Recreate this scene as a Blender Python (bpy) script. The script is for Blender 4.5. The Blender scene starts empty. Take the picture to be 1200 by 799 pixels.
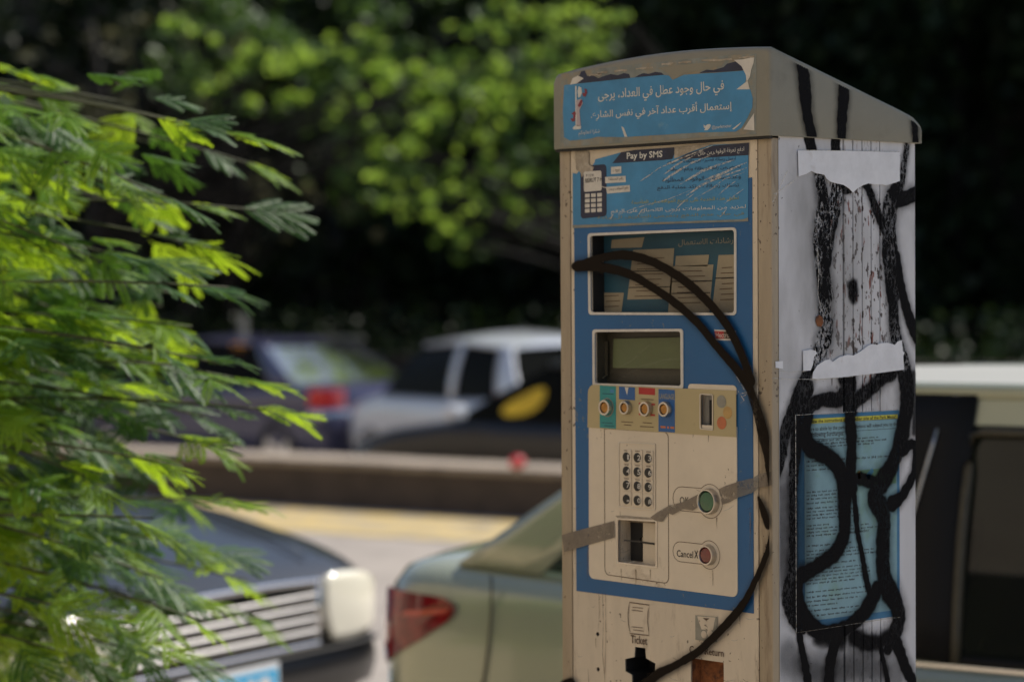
import bpy, math, random
import numpy as np
from mathutils import Vector, Matrix
from mathutils.geometry import tessellate_polygon
random.seed(7); rng = np.random.default_rng(7)
SC = bpy.context.scene; COL = SC.collection
R = math.radians

# ------------------------------------------------------------------ camera, sky, sun, exposure
CAM = Vector((2.274, -2.5276, 1.70)); YAW, PITCH, ROLL, FPX = 0.7309, -0.02496, -0.0058, 2833.0
fwd = Vector((-math.cos(YAW)*math.cos(PITCH), math.sin(YAW)*math.cos(PITCH), math.sin(PITCH)))
rgt0 = Vector((math.sin(YAW), math.cos(YAW), 0)); up0 = rgt0.cross(fwd)
rgt = rgt0*math.cos(ROLL)+up0*math.sin(ROLL); up = -rgt0*math.sin(ROLL)+up0*math.cos(ROLL)
cd = bpy.data.cameras.new('camera'); cam = bpy.data.objects.new('camera', cd); COL.objects.link(cam)
m3 = Matrix((rgt, up, -fwd)).transposed(); cam.matrix_world = Matrix.Translation(CAM) @ m3.to_4x4()
cd.sensor_width = 36; cd.lens = FPX/1200*36; cd.clip_start = .05; cd.clip_end = 2000
cd.dof.use_dof = True; cd.dof.focus_distance = 3.40; cd.dof.aperture_fstop = 3.3
SC.camera = cam
SUN_AZ, SUN_EL = 82, 52
w = bpy.data.worlds.new("World"); SC.world = w; w.use_nodes = True
nt = w.node_tree; bg = nt.nodes['Background']; sky = nt.nodes.new('ShaderNodeTexSky'); sky.sky_type = 'NISHITA'
sky.sun_disc = False; sky.sun_elevation = R(SUN_EL); sky.sun_rotation = R(90-SUN_AZ); sky.air_density = 1.0; sky.dust_density = 1.2
nt.links.new(sky.outputs[0], bg.inputs[0]); bg.inputs[1].default_value = .11
sl = bpy.data.lights.new('sun', 'SUN'); sl.energy = 5.0; sl.angle = R(.5); sl.color = (1, .94, .84)
sun = bpy.data.objects.new('sun', sl); COL.objects.link(sun)
sdir = Vector((math.cos(R(SUN_EL))*math.cos(R(SUN_AZ)), math.cos(R(SUN_EL))*math.sin(R(SUN_AZ)), math.sin(R(SUN_EL))))
sun.rotation_euler = sdir.to_track_quat('Z', 'Y').to_euler(); sun.location = (0, 0, 20)
SC.view_settings.view_transform = 'Standard'; SC.view_settings.look = 'None'
SC.view_settings.exposure = 0.22; SC.view_settings.gamma = 1.0

# ------------------------------------------------------------------ helpers
def ray(px, py): return (fwd + rgt*((px-600)/FPX) - up*((py-399.5)/FPX))
def F(px, py, o=0.0):                     # point of the meter's front plane
    d = ray(px, py); t = (-o-CAM.y)/d.y; p = CAM+d*t; return (p.x, p.z)
def S(px, py, o=0.0):                     # point of the meter's side plane
    d = ray(px, py); t = (o-CAM.x)/d.x; p = CAM+d*t; return (p.y, p.z)
fw2 = Vector((-math.cos(YAW), math.sin(YAW), 0)); rt2 = rgt0.copy()
def W(l, d, z=0.0):                        # metres right of / ahead of the photographer's spot
    p = CAM+fw2*d+rt2*l; return Vector((p.x, p.y, z))
def P(px, py, d):                          # point at distance d ahead
    r = ray(px, py); r = r/(r.dot(fw2)); return CAM+r*d
EAZ = math.pi - YAW + R(57.0); EAZ = EAZ - math.pi      # street direction, pointing near-right
Ev = Vector((math.cos(EAZ), math.sin(EAZ), 0)); Nv = Vector((-math.sin(EAZ), math.cos(EAZ), 0))

def tag(o, label=None, cat=None, group=None, kind=None):
    for k, v in (('label', label), ('category', cat), ('group', group), ('kind', kind)):
        if v: o[k] = v
    return o
def empty(name, loc, rz=0, **k):
    o = bpy.data.objects.new(name, None); COL.objects.link(o); o.location = loc; o.rotation_euler = (0, 0, rz)
    o.empty_display_size = .1; return tag(o, **k)
def rootmat(p):
    while p.parent: p = p.parent
    return Matrix.Translation(p.location) @ p.rotation_euler.to_matrix().to_4x4()
def build(name, verts, faces, mat, parent=None, world=False, smooth=False):
    if parent is not None and world:
        a = np.array(verts, dtype=float); im = np.array(rootmat(parent).inverted())
        verts = a @ im[:3, :3].T + im[:3, 3]
    me = bpy.data.meshes.new(name)
    me.from_pydata([tuple(map(float, v)) for v in verts], [], [tuple(map(int, f)) for f in faces])
    if smooth: me.shade_smooth()
    mats = mat if isinstance(mat, (list, tuple)) else [mat]
    for m in mats: me.materials.append(m)
    o = bpy.data.objects.new(name, me); COL.objects.link(o)
    if parent is not None: o.parent = parent
    return o
def bigmesh(name, V, quads, mat, parent=None, smooth=False):
    me = bpy.data.meshes.new(name); V = np.asarray(V, dtype=np.float32); Q = np.asarray(quads, dtype=np.int32)
    me.vertices.add(len(V)); me.vertices.foreach_set('co', V.ravel())
    k = Q.shape[1]; me.loops.add(Q.size); me.loops.foreach_set('vertex_index', Q.ravel())
    me.polygons.add(len(Q)); me.polygons.foreach_set('loop_start', np.arange(0, Q.size, k, dtype=np.int32))
    me.update(calc_edges=True); me.materials.append(mat)
    if smooth: me.shade_smooth()
    o = bpy.data.objects.new(name, me); COL.objects.link(o)
    if parent is not None: o.parent = parent
    return o
class MB:
    def __init__(s): s.v = []; s.f = []
    def add(s, v, f):
        n = len(s.v); s.v += [tuple(x) for x in v]; s.f += [tuple(i+n for i in q) for q in f]; return s
    def box(s, a, b, bev=0.0):
        (x0, y0, z0), (x1, y1, z1) = a, b
        if bev <= 0:
            v = [(x, y, z) for z in (z0, z1) for y in (y0, y1) for x in (x0, x1)]
            return s.add(v, [(0, 2, 3, 1), (4, 5, 7, 6), (0, 1, 5, 4), (2, 6, 7, 3), (0, 4, 6, 2), (1, 3, 7, 5)])
        import bmesh
        bm = bmesh.new(); bmesh.ops.create_cube(bm, size=1)
        for q in bm.verts: q.co = Vector(((x0+x1)/2+q.co.x*(x1-x0), (y0+y1)/2+q.co.y*(y1-y0), (z0+z1)/2+q.co.z*(z1-z0)))
        bmesh.ops.bevel(bm, geom=bm.edges[:], offset=bev, segments=2, affect='EDGES', profile=.5)
        bm.verts.index_update(); s.add([q.co[:] for q in bm.verts], [[q.index for q in f.verts] for f in bm.faces]); bm.free(); return s
    def tube(s, pts, r, n=8, cap=True):
        pts = [Vector(p) for p in pts]; rs = r if isinstance(r, (list, tuple)) else [r]*len(pts)
        V = []; Fc = []; ref = Vector((0.13, .31, .94))
        for i, p in enumerate(pts):
            t = (pts[min(i+1, len(pts)-1)]-pts[max(i-1, 0)]).normalized()
            a = t.cross(ref); a = a.normalized() if a.length > 1e-4 else t.orthogonal().normalized(); b = t.cross(a)
            for k in range(n):
                q = 2*math.pi*k/n; V.append(p+(a*math.cos(q)+b*math.sin(q))*rs[i])
        for i in range(len(pts)-1):
            for k in range(n): Fc.append((i*n+k, i*n+(k+1) % n, (i+1)*n+(k+1) % n, (i+1)*n+k))
        if cap: Fc += [tuple(range(n))[::-1], tuple(range((len(pts)-1)*n, len(pts)*n))]
        return s.add(V, Fc)
    def patch(s, fn, nu, nv):
        V = [fn(i/nu, j/nv) for i in range(nu+1) for j in range(nv+1)]
        return s.add(V, [(i*(nv+1)+j, (i+1)*(nv+1)+j, (i+1)*(nv+1)+j+1, i*(nv+1)+j+1) for i in range(nu) for j in range(nv)])
    def obj(s, name, mat, parent=None, world=False, smooth=False): return build(name, s.v, s.f, mat, parent, world, smooth)
def smoothobj(o, ang=40):
    o.data.shade_smooth()
    try: o.data.set_sharp_from_angle(angle=R(ang))
    except Exception: pass
    return o

# ------------------------------------------------------------------ materials
def mat(name, col, rough=.6, metal=0, var=.0, scale=6, bump=0, bscale=80, spec=.5, stretch=None, dirt=None, dirt_amt=.5, dscale=5, dth=.55, coat=0, chips=None):
    m = bpy.data.materials.new(name); m.use_nodes = True; nt = m.node_tree; N = nt.nodes; L = nt.links
    b = N['Principled BSDF']; b.inputs['Base Color'].default_value = (*col, 1); b.inputs['Roughness'].default_value = rough
    b.inputs['Metallic'].default_value = metal; b.inputs['Specular IOR Level'].default_value = spec
    if coat: b.inputs['Coat Weight'].default_value = coat; b.inputs['Coat Roughness'].default_value = .05
    tc = N.new('ShaderNodeTexCoord'); src = tc.outputs['Object']
    if stretch:
        mp = N.new('ShaderNodeMapping'); mp.inputs['Scale'].default_value = stretch; L.new(src, mp.inputs[0]); srcs = mp.outputs[0]
    else: srcs = src
    cur = None
    if var:
        n = N.new('ShaderNodeTexNoise'); n.inputs['Scale'].default_value = scale; n.inputs['Detail'].default_value = 6; n.inputs['Roughness'].default_value = .65
        L.new(srcs, n.inputs['Vector'])
        mx = N.new('ShaderNodeMix'); mx.data_type = 'RGBA'
        mx.inputs['A'].default_value = (*[c*(1-var) for c in col], 1); mx.inputs['B'].default_value = (*[min(1, c*(1+var)) for c in col], 1)
        mr = N.new('ShaderNodeMapRange'); mr.inputs['From Min'].default_value = .3; mr.inputs['From Max'].default_value = .7
        L.new(n.outputs['Fac'], mr.inputs['Value']); L.new(mr.outputs[0], mx.inputs['Factor']); cur = mx.outputs['Result']
    if dirt:
        n = N.new('ShaderNodeTexNoise'); n.inputs['Scale'].default_value = dscale; n.inputs['Detail'].default_value = 9; n.inputs['Roughness'].default_value = .72
        L.new(srcs, n.inputs['Vector'])
        mr = N.new('ShaderNodeMapRange'); mr.inputs['From Min'].default_value = dth; mr.inputs['From Max'].default_value = dth+.12
        mr.inputs['To Max'].default_value = dirt_amt; L.new(n.outputs['Fac'], mr.inputs['Value'])
        mx = N.new('ShaderNodeMix'); mx.data_type = 'RGBA'; L.new(mr.outputs[0], mx.inputs['Factor'])
        if cur: L.new(cur, mx.inputs['A'])
        else: mx.inputs['A'].default_value = (*col, 1)
        mx.inputs['B'].default_value = (*dirt, 1); cur = mx.outputs['Result']
    if chips:
        n = N.new('ShaderNodeTexNoise'); n.inputs['Scale'].default_value = 130; n.inputs['Detail'].default_value = 3; L.new(src, n.inputs['Vector'])
        n2 = N.new('ShaderNodeTexNoise'); n2.inputs['Scale'].default_value = 7; n2.inputs['Detail'].default_value = 3; L.new(src, n2.inputs['Vector'])
        ad = N.new('ShaderNodeMath'); ad.operation = 'MULTIPLY_ADD'; ad.inputs[1].default_value = .55; L.new(n2.outputs['Fac'], ad.inputs[0]); L.new(n.outputs['Fac'], ad.inputs[2])
        mr = N.new('ShaderNodeMapRange'); mr.inputs['From Min'].default_value = 1.0; mr.inputs['From Max'].default_value = 1.02; mr.inputs['To Max'].default_value = .85; L.new(ad.outputs[0], mr.inputs['Value'])
        mx = N.new('ShaderNodeMix'); mx.data_type = 'RGBA'; L.new(mr.outputs[0], mx.inputs['Factor']); L.new(cur, mx.inputs['A']); mx.inputs['B'].default_value = (*chips, 1); cur = mx.outputs['Result']
    if cur: L.new(cur, b.inputs['Base Color'])
    if bump:
        n = N.new('ShaderNodeTexNoise'); n.inputs['Scale'].default_value = bscale; n.inputs['Detail'].default_value = 4
        L.new(src, n.inputs['Vector']); bp = N.new('ShaderNodeBump'); bp.inputs['Strength'].default_value = bump; bp.inputs['Distance'].default_value = .002
        L.new(n.outputs['Fac'], bp.inputs['Height']); L.new(bp.outputs[0], b.inputs['Normal'])
    return m
def alpha_mat(name, col, alpha, rough=.5, noise=None, nscale=60, lo=.4, hi=.6, var=.0):
    m = mat(name, col, rough, var=var, scale=40); nt = m.node_tree; b = nt.nodes['Principled BSDF']
    if noise is None: b.inputs['Alpha'].default_value = alpha
    else:
        tc = nt.nodes.new('ShaderNodeTexCoord'); n = nt.nodes.new('ShaderNodeTexNoise'); n.inputs['Scale'].default_value = nscale; n.inputs['Detail'].default_value = 6
        n.inputs['Roughness'].default_value = .7
        nt.links.new(tc.outputs['Object'], n.inputs['Vector']); mr = nt.nodes.new('ShaderNodeMapRange')
        mr.inputs['From Min'].default_value = lo; mr.inputs['From Max'].default_value = hi
        mr.inputs['To Min'].default_value = alpha*(1-noise); mr.inputs['To Max'].default_value = alpha
        nt.links.new(n.outputs['Fac'], mr.inputs['Value']); nt.links.new(mr.outputs[0], b.inputs['Alpha'])
    return m
def glass_mat(name, tint, alpha, rough=.03, dust=(.02, .022, .02), ior=1.5):
    m = bpy.data.materials.new(name); m.use_nodes = True; nt = m.node_tree; N = nt.nodes; L = nt.links; N.clear()
    o = N.new('ShaderNodeOutputMaterial'); tr = N.new('ShaderNodeBsdfTransparent'); gl = N.new('ShaderNodeBsdfGlossy'); df = N.new('ShaderNodeBsdfDiffuse')
    tr.inputs[0].default_value = (*tint, 1); gl.inputs['Roughness'].default_value = rough; df.inputs[0].default_value = (*dust, 1)
    a = N.new('ShaderNodeMixShader'); a.inputs[0].default_value = alpha; L.new(tr.outputs[0], a.inputs[1]); L.new(df.outputs[0], a.inputs[2])
    fr = N.new('ShaderNodeFresnel'); fr.inputs[0].default_value = ior
    b = N.new('ShaderNodeMixShader'); L.new(fr.outputs[0], b.inputs[0]); L.new(a.outputs[0], b.inputs[1]); L.new(gl.outputs[0], b.inputs[2])
    L.new(b.outputs[0], o.inputs[0]); return m
def leaf_mat(name, c1, c2, trans=.5, scale=1.5, tcol=None):
    m = bpy.data.materials.new(name); m.use_nodes = True; nt = m.node_tree; N = nt.nodes; L = nt.links; b = N['Principled BSDF']
    b.inputs['Roughness'].default_value = .52; b.inputs['Specular IOR Level'].default_value = .35
    geo = N.new('ShaderNodeNewGeometry'); mx = N.new('ShaderNodeMix'); mx.data_type = 'RGBA'
    mx.inputs['A'].default_value = (*c1, 1); mx.inputs['B'].default_value = (*c2, 1)
    L.new(geo.outputs['Random Per Island'], mx.inputs['Factor']); L.new(mx.outputs['Result'], b.inputs['Base Color'])
    t = N.new('ShaderNodeBsdfTranslucent'); hs = N.new('ShaderNodeMix'); hs.data_type = 'RGBA'; hs.inputs['Factor'].default_value = .6
    L.new(mx.outputs['Result'], hs.inputs['A']); hs.inputs['B'].default_value = (*(tcol or (.35, .5, .02)), 1); L.new(hs.outputs['Result'], t.inputs[0])
    ms = N.new('ShaderNodeMixShader'); ms.inputs[0].default_value = trans
    L.new(b.outputs[0], ms.inputs[1]); L.new(t.outputs[0], ms.inputs[2]); L.new(ms.outputs[0], N['Material Output'].inputs[0]); return m

M = {}
M['cream'] = mat('cream_door_paint', (.65, .56, .43), .5, var=.10, scale=7, bump=.12, bscale=300, stretch=(3, 3, .7), dirt=(.22, .15, .09), dirt_amt=.6, dscale=9, dth=.56, chips=(.10, .07, .045))
M['plate'] = mat('cream_plate', (.70, .61, .475), .42, var=.07, scale=9, bump=.06, bscale=400, dirt=(.25, .17, .10), dirt_amt=.5, dscale=14, dth=.60, chips=(.13, .09, .06))
M['post'] = mat('tan_post_paint', (.40, .32, .215), .5, var=.14, scale=9, bump=.1, bscale=200, stretch=(3, 3, .4), dirt=(.17, .11, .06), dirt_amt=.6, dscale=12, dth=.55, chips=(.08, .05, .03))
M['hood'] = mat('hood_plastic', (.26, .245, .19), .52, var=.10, scale=5, bump=.15, bscale=350, dirt=(.13, .11, .08), dirt_amt=.4, dscale=6, dth=.56, spec=.3)
M['blue'] = mat('blue_panel', (.006, .10, .27), .42, var=.08, scale=8, bump=.05, bscale=500, dirt=(.05, .12, .2), dirt_amt=.45, dscale=20, dth=.58, chips=(.10, .15, .2))
M['tan'] = mat('tan_strip', (.46, .38, .20), .4, var=.06, scale=12, dirt=(.22, .16, .08), dirt_amt=.4, dscale=18, dth=.62)
M['stk'] = mat('sticker_blue', (.045, .235, .45), .45, var=.16, scale=18, bump=.25, bscale=60, dirt=(.20, .36, .42), dirt_amt=.5, dscale=22, dth=.60)
M['stk2'] = mat('sticker_faded', (.22, .24, .22), .7, var=.25, scale=30, bump=.3, bscale=150, dirt=(.30, .25, .17), dirt_amt=.9, dscale=24, dth=.48)
M['worn'] = mat('glue_residue', (.36, .31, .24), .8, var=.3, scale=60, bump=.5, bscale=250, dirt=(.52, .47, .40), dirt_amt=.8, dscale=60, dth=.55)
M['navy'] = mat('navy_print', (.012, .018, .05), .5, var=.3, scale=40)
M['white'] = mat('white_print', (.62, .59, .53), .6, var=.1, scale=60)
M['ltxt'] = mat('letter_white', (.62, .62, .58), .6, var=.2, scale=90)
M['paper'] = mat('torn_white_paper', (.74, .76, .80), .8, var=.10, scale=25, bump=.55, bscale=22, dirt=(.40, .36, .30), dirt_amt=.5, dscale=16, dth=.60)
M['sidepaper'] = mat('poster_print', (.20, .36, .42), .35, var=.14, scale=14, dirt=(.16, .30, .20), dirt_amt=.6, dscale=9, dth=.52)
M['posterblue'] = mat('poster_border', (.03, .17, .33), .4, var=.1)
M['yellow'] = mat('yellow_print', (.55, .52, .05), .5, var=.15, scale=30)
M['black'] = mat('black_print', (.016, .015, .015), .5)
M['dark'] = mat('dark_recess', (.012, .012, .013), .7)
M['brownink'] = mat('brown_ink', (.10, .055, .03), .6)
M['steel'] = mat('brushed_steel', (.55, .52, .48), .32, 1, var=.1, scale=40)
M['brass'] = mat('worn_button_top', (.38, .19, .05), .35, .6, var=.25, scale=120)
M['green'] = mat('green_button', (.01, .10, .035), .18, var=.3, scale=90, coat=.5)
M['red'] = mat('red_button', (.16, .012, .008), .2, var=.3, scale=90, coat=.5)
M['teal'] = mat('teal_print', (.02, .26, .26), .45, var=.1, scale=40)
M['redp'] = mat('red_print', (.42, .02, .02), .45, var=.1, scale=40)
M['bluep'] = mat('blue_print', (.02, .11, .32), .45, var=.1, scale=40)
M['orange'] = mat('orange_print', (.50, .15, .06), .5, var=.15, scale=60)
M['ochre'] = mat('ochre_print', (.48, .30, .10), .5, var=.15, scale=60)
M['greyp'] = mat('grey_print', (.28, .27, .22), .5, var=.15, scale=60)
M['tape'] = alpha_mat('old_brown_tape', (.20, .165, .125), .88, .45, noise=.75, nscale=70, lo=.34, hi=.47, var=.3)
M['tapeg'] = alpha_mat('old_grey_tape', (.17, .165, .15), .72, .35, noise=.5, nscale=60, lo=.3, hi=.5, var=.2)
M['film'] = alpha_mat('clear_film', (.6, .6, .6), .16, .15, noise=.9, nscale=40, lo=.5, hi=.7)
M['drip'] = alpha_mat('drip_stain', (.17, .10, .05), .6, noise=.7, nscale=60)
M['scr'] = alpha_mat('scratches', (.66, .64, .58), .75, .7, noise=.8, nscale=160, lo=.42, hi=.56)
M['rust'] = mat('rust', (.23, .085, .03), .9, var=.5, scale=60, bump=.5, bscale=200, dirt=(.07, .03, .02), dirt_amt=.9, dscale=50, dth=.5)
M['lcd'] = mat('lcd_green', (.10, .125, .05), .3, var=.08, scale=30)
M['lcdframe'] = mat('lcd_bezel', (.05, .045, .03), .5, var=.2, scale=40)
M['paperbox'] = mat('printed_paper', (.34, .29, .20), .6, var=.08, scale=30)
M['paperteal'] = mat('printed_teal', (.016, .08, .125), .6, var=.1, scale=20)
M['wglass'] = glass_mat('meter_glass', (.44, .42, .36), .38, .06, (.03, .03, .027))

# side panel: pale grey sheet metal with chips, rust specks and soot
def side_material():
    m = mat('grey_side_sheet', (.60, .61, .64), .45, var=.08, scale=4, bump=.08, bscale=150, stretch=(1, 2, .7)); nt = m.node_tree; N = nt.nodes; L = nt.links
    b = N['Principled BSDF']; cur = b.inputs['Base Color'].links[0].from_socket
    tc = N.new('ShaderNodeTexCoord'); at = N.new('ShaderNodeAttribute'); at.attribute_name = 'wear'
    def spots(scale, st, lo, hi, col, cur, usewear=True, lac=2.0):
        mp = N.new('ShaderNodeMapping'); mp.inputs['Scale'].default_value = st; L.new(tc.outputs['Object'], mp.inputs[0])
        n = N.new('ShaderNodeTexNoise'); n.inputs['Scale'].default_value = scale; n.inputs['Detail'].default_value = 5; L.new(mp.outputs[0], n.inputs[0])
        mr = N.new('ShaderNodeMapRange'); mr.inputs['From Min'].default_value = lo; mr.inputs['From Max'].default_value = hi; L.new(n.outputs['Fac'], mr.inputs['Value'])
        f = mr.outputs[0]
        if usewear:
            mu = N.new('ShaderNodeMath'); mu.operation = 'MULTIPLY'; L.new(f, mu.inputs[0]); L.new(at.outputs['Fac'], mu.inputs[1]); f = mu.outputs[0]
        mx = N.new('ShaderNodeMix'); mx.data_type = 'RGBA'; L.new(f, mx.inputs['Factor']); L.new(cur, mx.inputs['A']); mx.inputs['B'].default_value = (*col, 1)
        return mx.outputs['Result']
    cur = spots(90, (1, 1.6, .8), .585, .61, (.05, .03, .025), cur)
    cur = spots(55, (1, 2, .5), .62, .645, (.20, .05, .03), cur)
    cur = spots(120, (1, 1, 1), .705, .72, (.03, .03, .03), cur, False)
    cur = spots(6, (1, 1.5, .6), .5, .75, (.22, .22, .22), cur, False)
    L.new(cur, b.inputs['Base Color']); return m
M['side'] = side_material()
def spray_material(name, col, edge):
    m = bpy.data.materials.new(name); m.use_nodes = True; nt = m.node_tree; N = nt.nodes; L = nt.links; b = N['Principled BSDF']
    b.inputs['Base Color'].default_value = (*col, 1); b.inputs['Roughness'].default_value = .7; b.inputs['Specular IOR Level'].default_value = .10
    tc = N.new('ShaderNodeTexCoord'); at = N.new('ShaderNodeAttribute'); at.attribute_name = 'spray'; fl = N.new('ShaderNodeAttribute'); fl.attribute_name = 'flake'
    mp = N.new('ShaderNodeMapping'); mp.inputs['Scale'].default_value = (1, 1.5, .7); L.new(tc.outputs['Object'], mp.inputs[0])
    n = N.new('ShaderNodeTexNoise'); n.inputs['Scale'].default_value = 100; n.inputs['Detail'].default_value = 7; n.inputs['Roughness'].default_value = .65; L.new(mp.outputs[0], n.inputs[0])
    # thin bright flakes where |noise-.5| is small
    s = N.new('ShaderNodeMath'); s.operation = 'SUBTRACT'; L.new(n.outputs['Fac'], s.inputs[0]); s.inputs[1].default_value = .5
    a = N.new('ShaderNodeMath'); a.operation = 'ABSOLUTE'; L.new(s.outputs[0], a.inputs[0])
    n2 = N.new('ShaderNodeTexNoise'); n2.inputs['Scale'].default_value = 22; n2.inputs['Detail'].default_value = 2; L.new(mp.outputs[0], n2.inputs[0])
    th = N.new('ShaderNodeMapRange'); th.inputs['From Min'].default_value = .36; th.inputs['From Max'].default_value = .62; th.inputs['To Min'].default_value = .0; th.inputs['To Max'].default_value = .042
    L.new(n2.outputs['Fac'], th.inputs['Value'])
    lt = N.new('ShaderNodeMath'); lt.operation = 'LESS_THAN'; L.new(a.outputs[0], lt.inputs[0]); L.new(th.outputs[0], lt.inputs[1])
    mu = N.new('ShaderNodeMath'); mu.operation = 'MULTIPLY'; L.new(lt.outputs[0], mu.inputs[0]); L.new(fl.outputs['Fac'], mu.inputs[1])
    sub = N.new('ShaderNodeMath'); sub.operation = 'SUBTRACT'; sub.inputs[0].default_value = 1; L.new(mu.outputs[0], sub.inputs[1])
    # grainy overspray edge
    g = N.new('ShaderNodeTexNoise'); g.inputs['Scale'].default_value = 900; g.inputs['Detail'].default_value = 1; L.new(tc.outputs['Object'], g.inputs[0])
    ga = N.new('ShaderNodeMath'); ga.operation = 'MULTIPLY_ADD'; L.new(g.outputs['Fac'], ga.inputs[0]); ga.inputs[1].default_value = edge; am_ = N.new('ShaderNodeMath'); am_.operation = 'MULTIPLY'; am_.inputs[1].default_value = 1.3; L.new(at.outputs['Fac'], am_.inputs[0]); L.new(am_.outputs[0], ga.inputs[2])
    gb = N.new('ShaderNodeMath'); gb.operation = 'SUBTRACT'; L.new(ga.outputs[0], gb.inputs[0]); gb.inputs[1].default_value = edge*.5; gb.use_clamp = True
    fin = N.new('ShaderNodeMath'); fin.operation = 'MULTIPLY'; L.new(gb.outputs[0], fin.inputs[0]); L.new(sub.outputs[0], fin.inputs[1]); fin.use_clamp = True
    L.new(fin.outputs[0], b.inputs['Alpha']); return m
M['spray'] = spray_material('black_spray', (.005, .005, .006), .25)
M['spraybrown'] = spray_material('brown_black_spray', (.013, .009, .006), .12)

# ------------------------------------------------------------------ setting: roads, pavement, barrier, lane paint
M['asphalt'] = mat('asphalt', (.30, .265, .235), .85, var=.12, scale=3, bump=.5, bscale=60, dirt=(.18, .16, .15), dirt_amt=.5, dscale=1.2, dth=.52)
M['pave'] = mat('pavement_stone', (.42, .33, .23), .8, var=.12, scale=4, bump=.3, bscale=50)
M['concrete'] = mat('barrier_concrete', (.30, .25, .20), .85, var=.16, scale=3, bump=.5, bscale=30, dirt=(.16, .13, .11), dirt_amt=.6, dscale=2, dth=.52)
M['darkconc'] = mat('shade_dark_concrete', (.075, .058, .048), .9, var=.3, scale=4, bump=.4, bscale=30)  # shade on the wall face put into a darker concrete than the cap
M['yline'] = mat('yellow_road_paint', (.46, .34, .13), .7, var=.2, scale=2.2, dirt=(.32, .27, .19), dirt_amt=.9, dscale=3.5, dth=.45)
M['soil'] = mat('soil', (.05, .04, .025), .95, var=.3, scale=1)
def strip(name, n0, n1, z, m, kind='structure', e0=-160, e1=120, thick=0.0, base=None, parent=None):
    b = base or W(0, 0, 0); q = []
    for (e, n) in ((e0, n0), (e1, n0), (e1, n1), (e0, n1)):
        p = b+Ev*e+Nv*n; q.append((p.x, p.y, z))
    if thick: v = q+[(a, c, z-thick) for a, c, _ in q]; f = [(0, 1, 2, 3), (7, 6, 5, 4), (0, 4, 5, 1), (1, 5, 6, 2), (2, 6, 7, 3), (3, 7, 4, 0)]
    else: v, f = q, [(0, 1, 2, 3)]
    o = build(name, v, f, m, parent)
    if kind and not parent: o['kind'] = kind
    return o
def ncoord(p): return (Vector((p.x, p.y, 0))-Vector((CAM.x, CAM.y, 0))).dot(Nv)
n_car = ncoord(W(-.125, 5.9)); n_bar = ncoord(W(-.62, 17.6))
ground = build('ground', [(-400, -400, -.45), (400, -400, -.45), (400, 400, -.45), (-400, 400, -.45)], [(0, 1, 2, 3)], M['soil']); ground['kind'] = 'structure'
strip('road', n_car-.35, n_bar+.1, 0.0, M['asphalt'], thick=.4)
strip('far_road', n_bar+.75, n_bar+8.2, -.35, M['asphalt'], thick=.08)
strip('lane_marking', n_bar-1.45, n_bar-.12, .006, M['yline'])
strip('kerb', n_car-.50, n_car-.35, .16, M['concrete'], thick=.5)
strip('far_kerb', n_bar+8.2, n_bar+8.4, -.2, M['concrete'], thick=.2)
strip('park_ground', n_bar+8.4, n_bar+70, -.22, M['soil'], thick=.2)
# pavement of individual slabs near the meter
strip('pavement', n_car-8, n_car-.50, .146, M['pave'], thick=.5)
bar = empty('median_barrier', W(0, 0, 0)+Nv*(n_bar+.35), 0, label='long low concrete median wall with pale cap between the two carriageways', cat='wall')
bar.rotation_euler = (0, 0, EAZ)
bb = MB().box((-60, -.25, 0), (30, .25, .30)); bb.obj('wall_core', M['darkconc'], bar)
slab_me = None
for i in range(40):
    x = -42+i*1.5
    if slab_me is None:
        o = MB().box((0, -.28, .30), (1.492, .28, .355), .012).obj('cap_slab', M['concrete'], bar); slab_me = o.data
    else:
        o = bpy.data.objects.new('cap_slab', slab_me); COL.objects.link(o); o.parent = bar
    o.location = (x, 0, random.uniform(-.002, .002))

# ------------------------------------------------------------------ the parking meter
KB = Vector((-.217, .16, .15))
KM = empty('parking_meter', KB, label='weathered blue and cream parking pay machine covered in torn stickers and black spray paint', cat='parking meter')
zc = CAM.z
WID, DEP = -.4344, .3199
HB = .1997+zc                                 # hood underside
def k2(verts): return verts
def plate(name, loops, y0, th, m, parent=KM, side=False, convert=True, bev=0):
    """flat shape with holes; loops in picture-traced points on the plane, or plane metres"""
    L2 = [[(S if side else F)(a, b, y0+th) if convert else (a, b) for a, b in lp] for lp in loops]
    tri = tessellate_polygon([[Vector((a, b, 0)) for a, b in lp] for lp in L2])
    flat = [p for lp in L2 for p in lp]; n = len(flat)
    def P3(a, b, o): return (o, a, b) if side else (a, -o, b)
    V = [P3(a, b, y0+th) for a, b in flat]; Fc = [tuple(t) for t in tri]
    # orient outward
    def nrm(t):
        a, b, c = [Vector(V[i]) for i in t]; return (b-a).cross(c-a)
    want = Vector((1, 0, 0)) if side else Vector((0, -1, 0))
    Fc = [t if nrm(t).dot(want) > 0 else t[::-1] for t in Fc]
    if th > 0:
        V += [P3(a, b, y0) for a, b in flat]; s = 0
        for lp in L2:
            k = len(lp)
            for i in range(k): Fc.append((s+i, s+(i+1) % k, n+s+(i+1) % k, n+s+i))
            s += k
    o = build(name, V, Fc, m, parent, world=True)
    return o
def fr(c, r, n=5, side=False, o=0.0):
    """rounded quad in plane metres from four traced corners (TL,TR,BR,BL)"""
    q = [Vector((S if side else F)(a, b, o)) for a, b in c]; out = []
    for i in range(4):
        p0, p1, p2 = q[i-1], q[i], q[(i+1) % 4]; a = (p0-p1).normalized(); b = (p2-p1).normalized()
        rr = r[i] if isinstance(r, (list, tuple)) else r
        if rr <= 0: out.append(p1[:]); continue
        c0 = p1+a*rr+b*rr
        for k in range(n+1):
            t = k/n*math.pi/2; out.append((c0-b*rr*math.cos(t)-a*rr*math.sin(t))[:])
    return out
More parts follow.
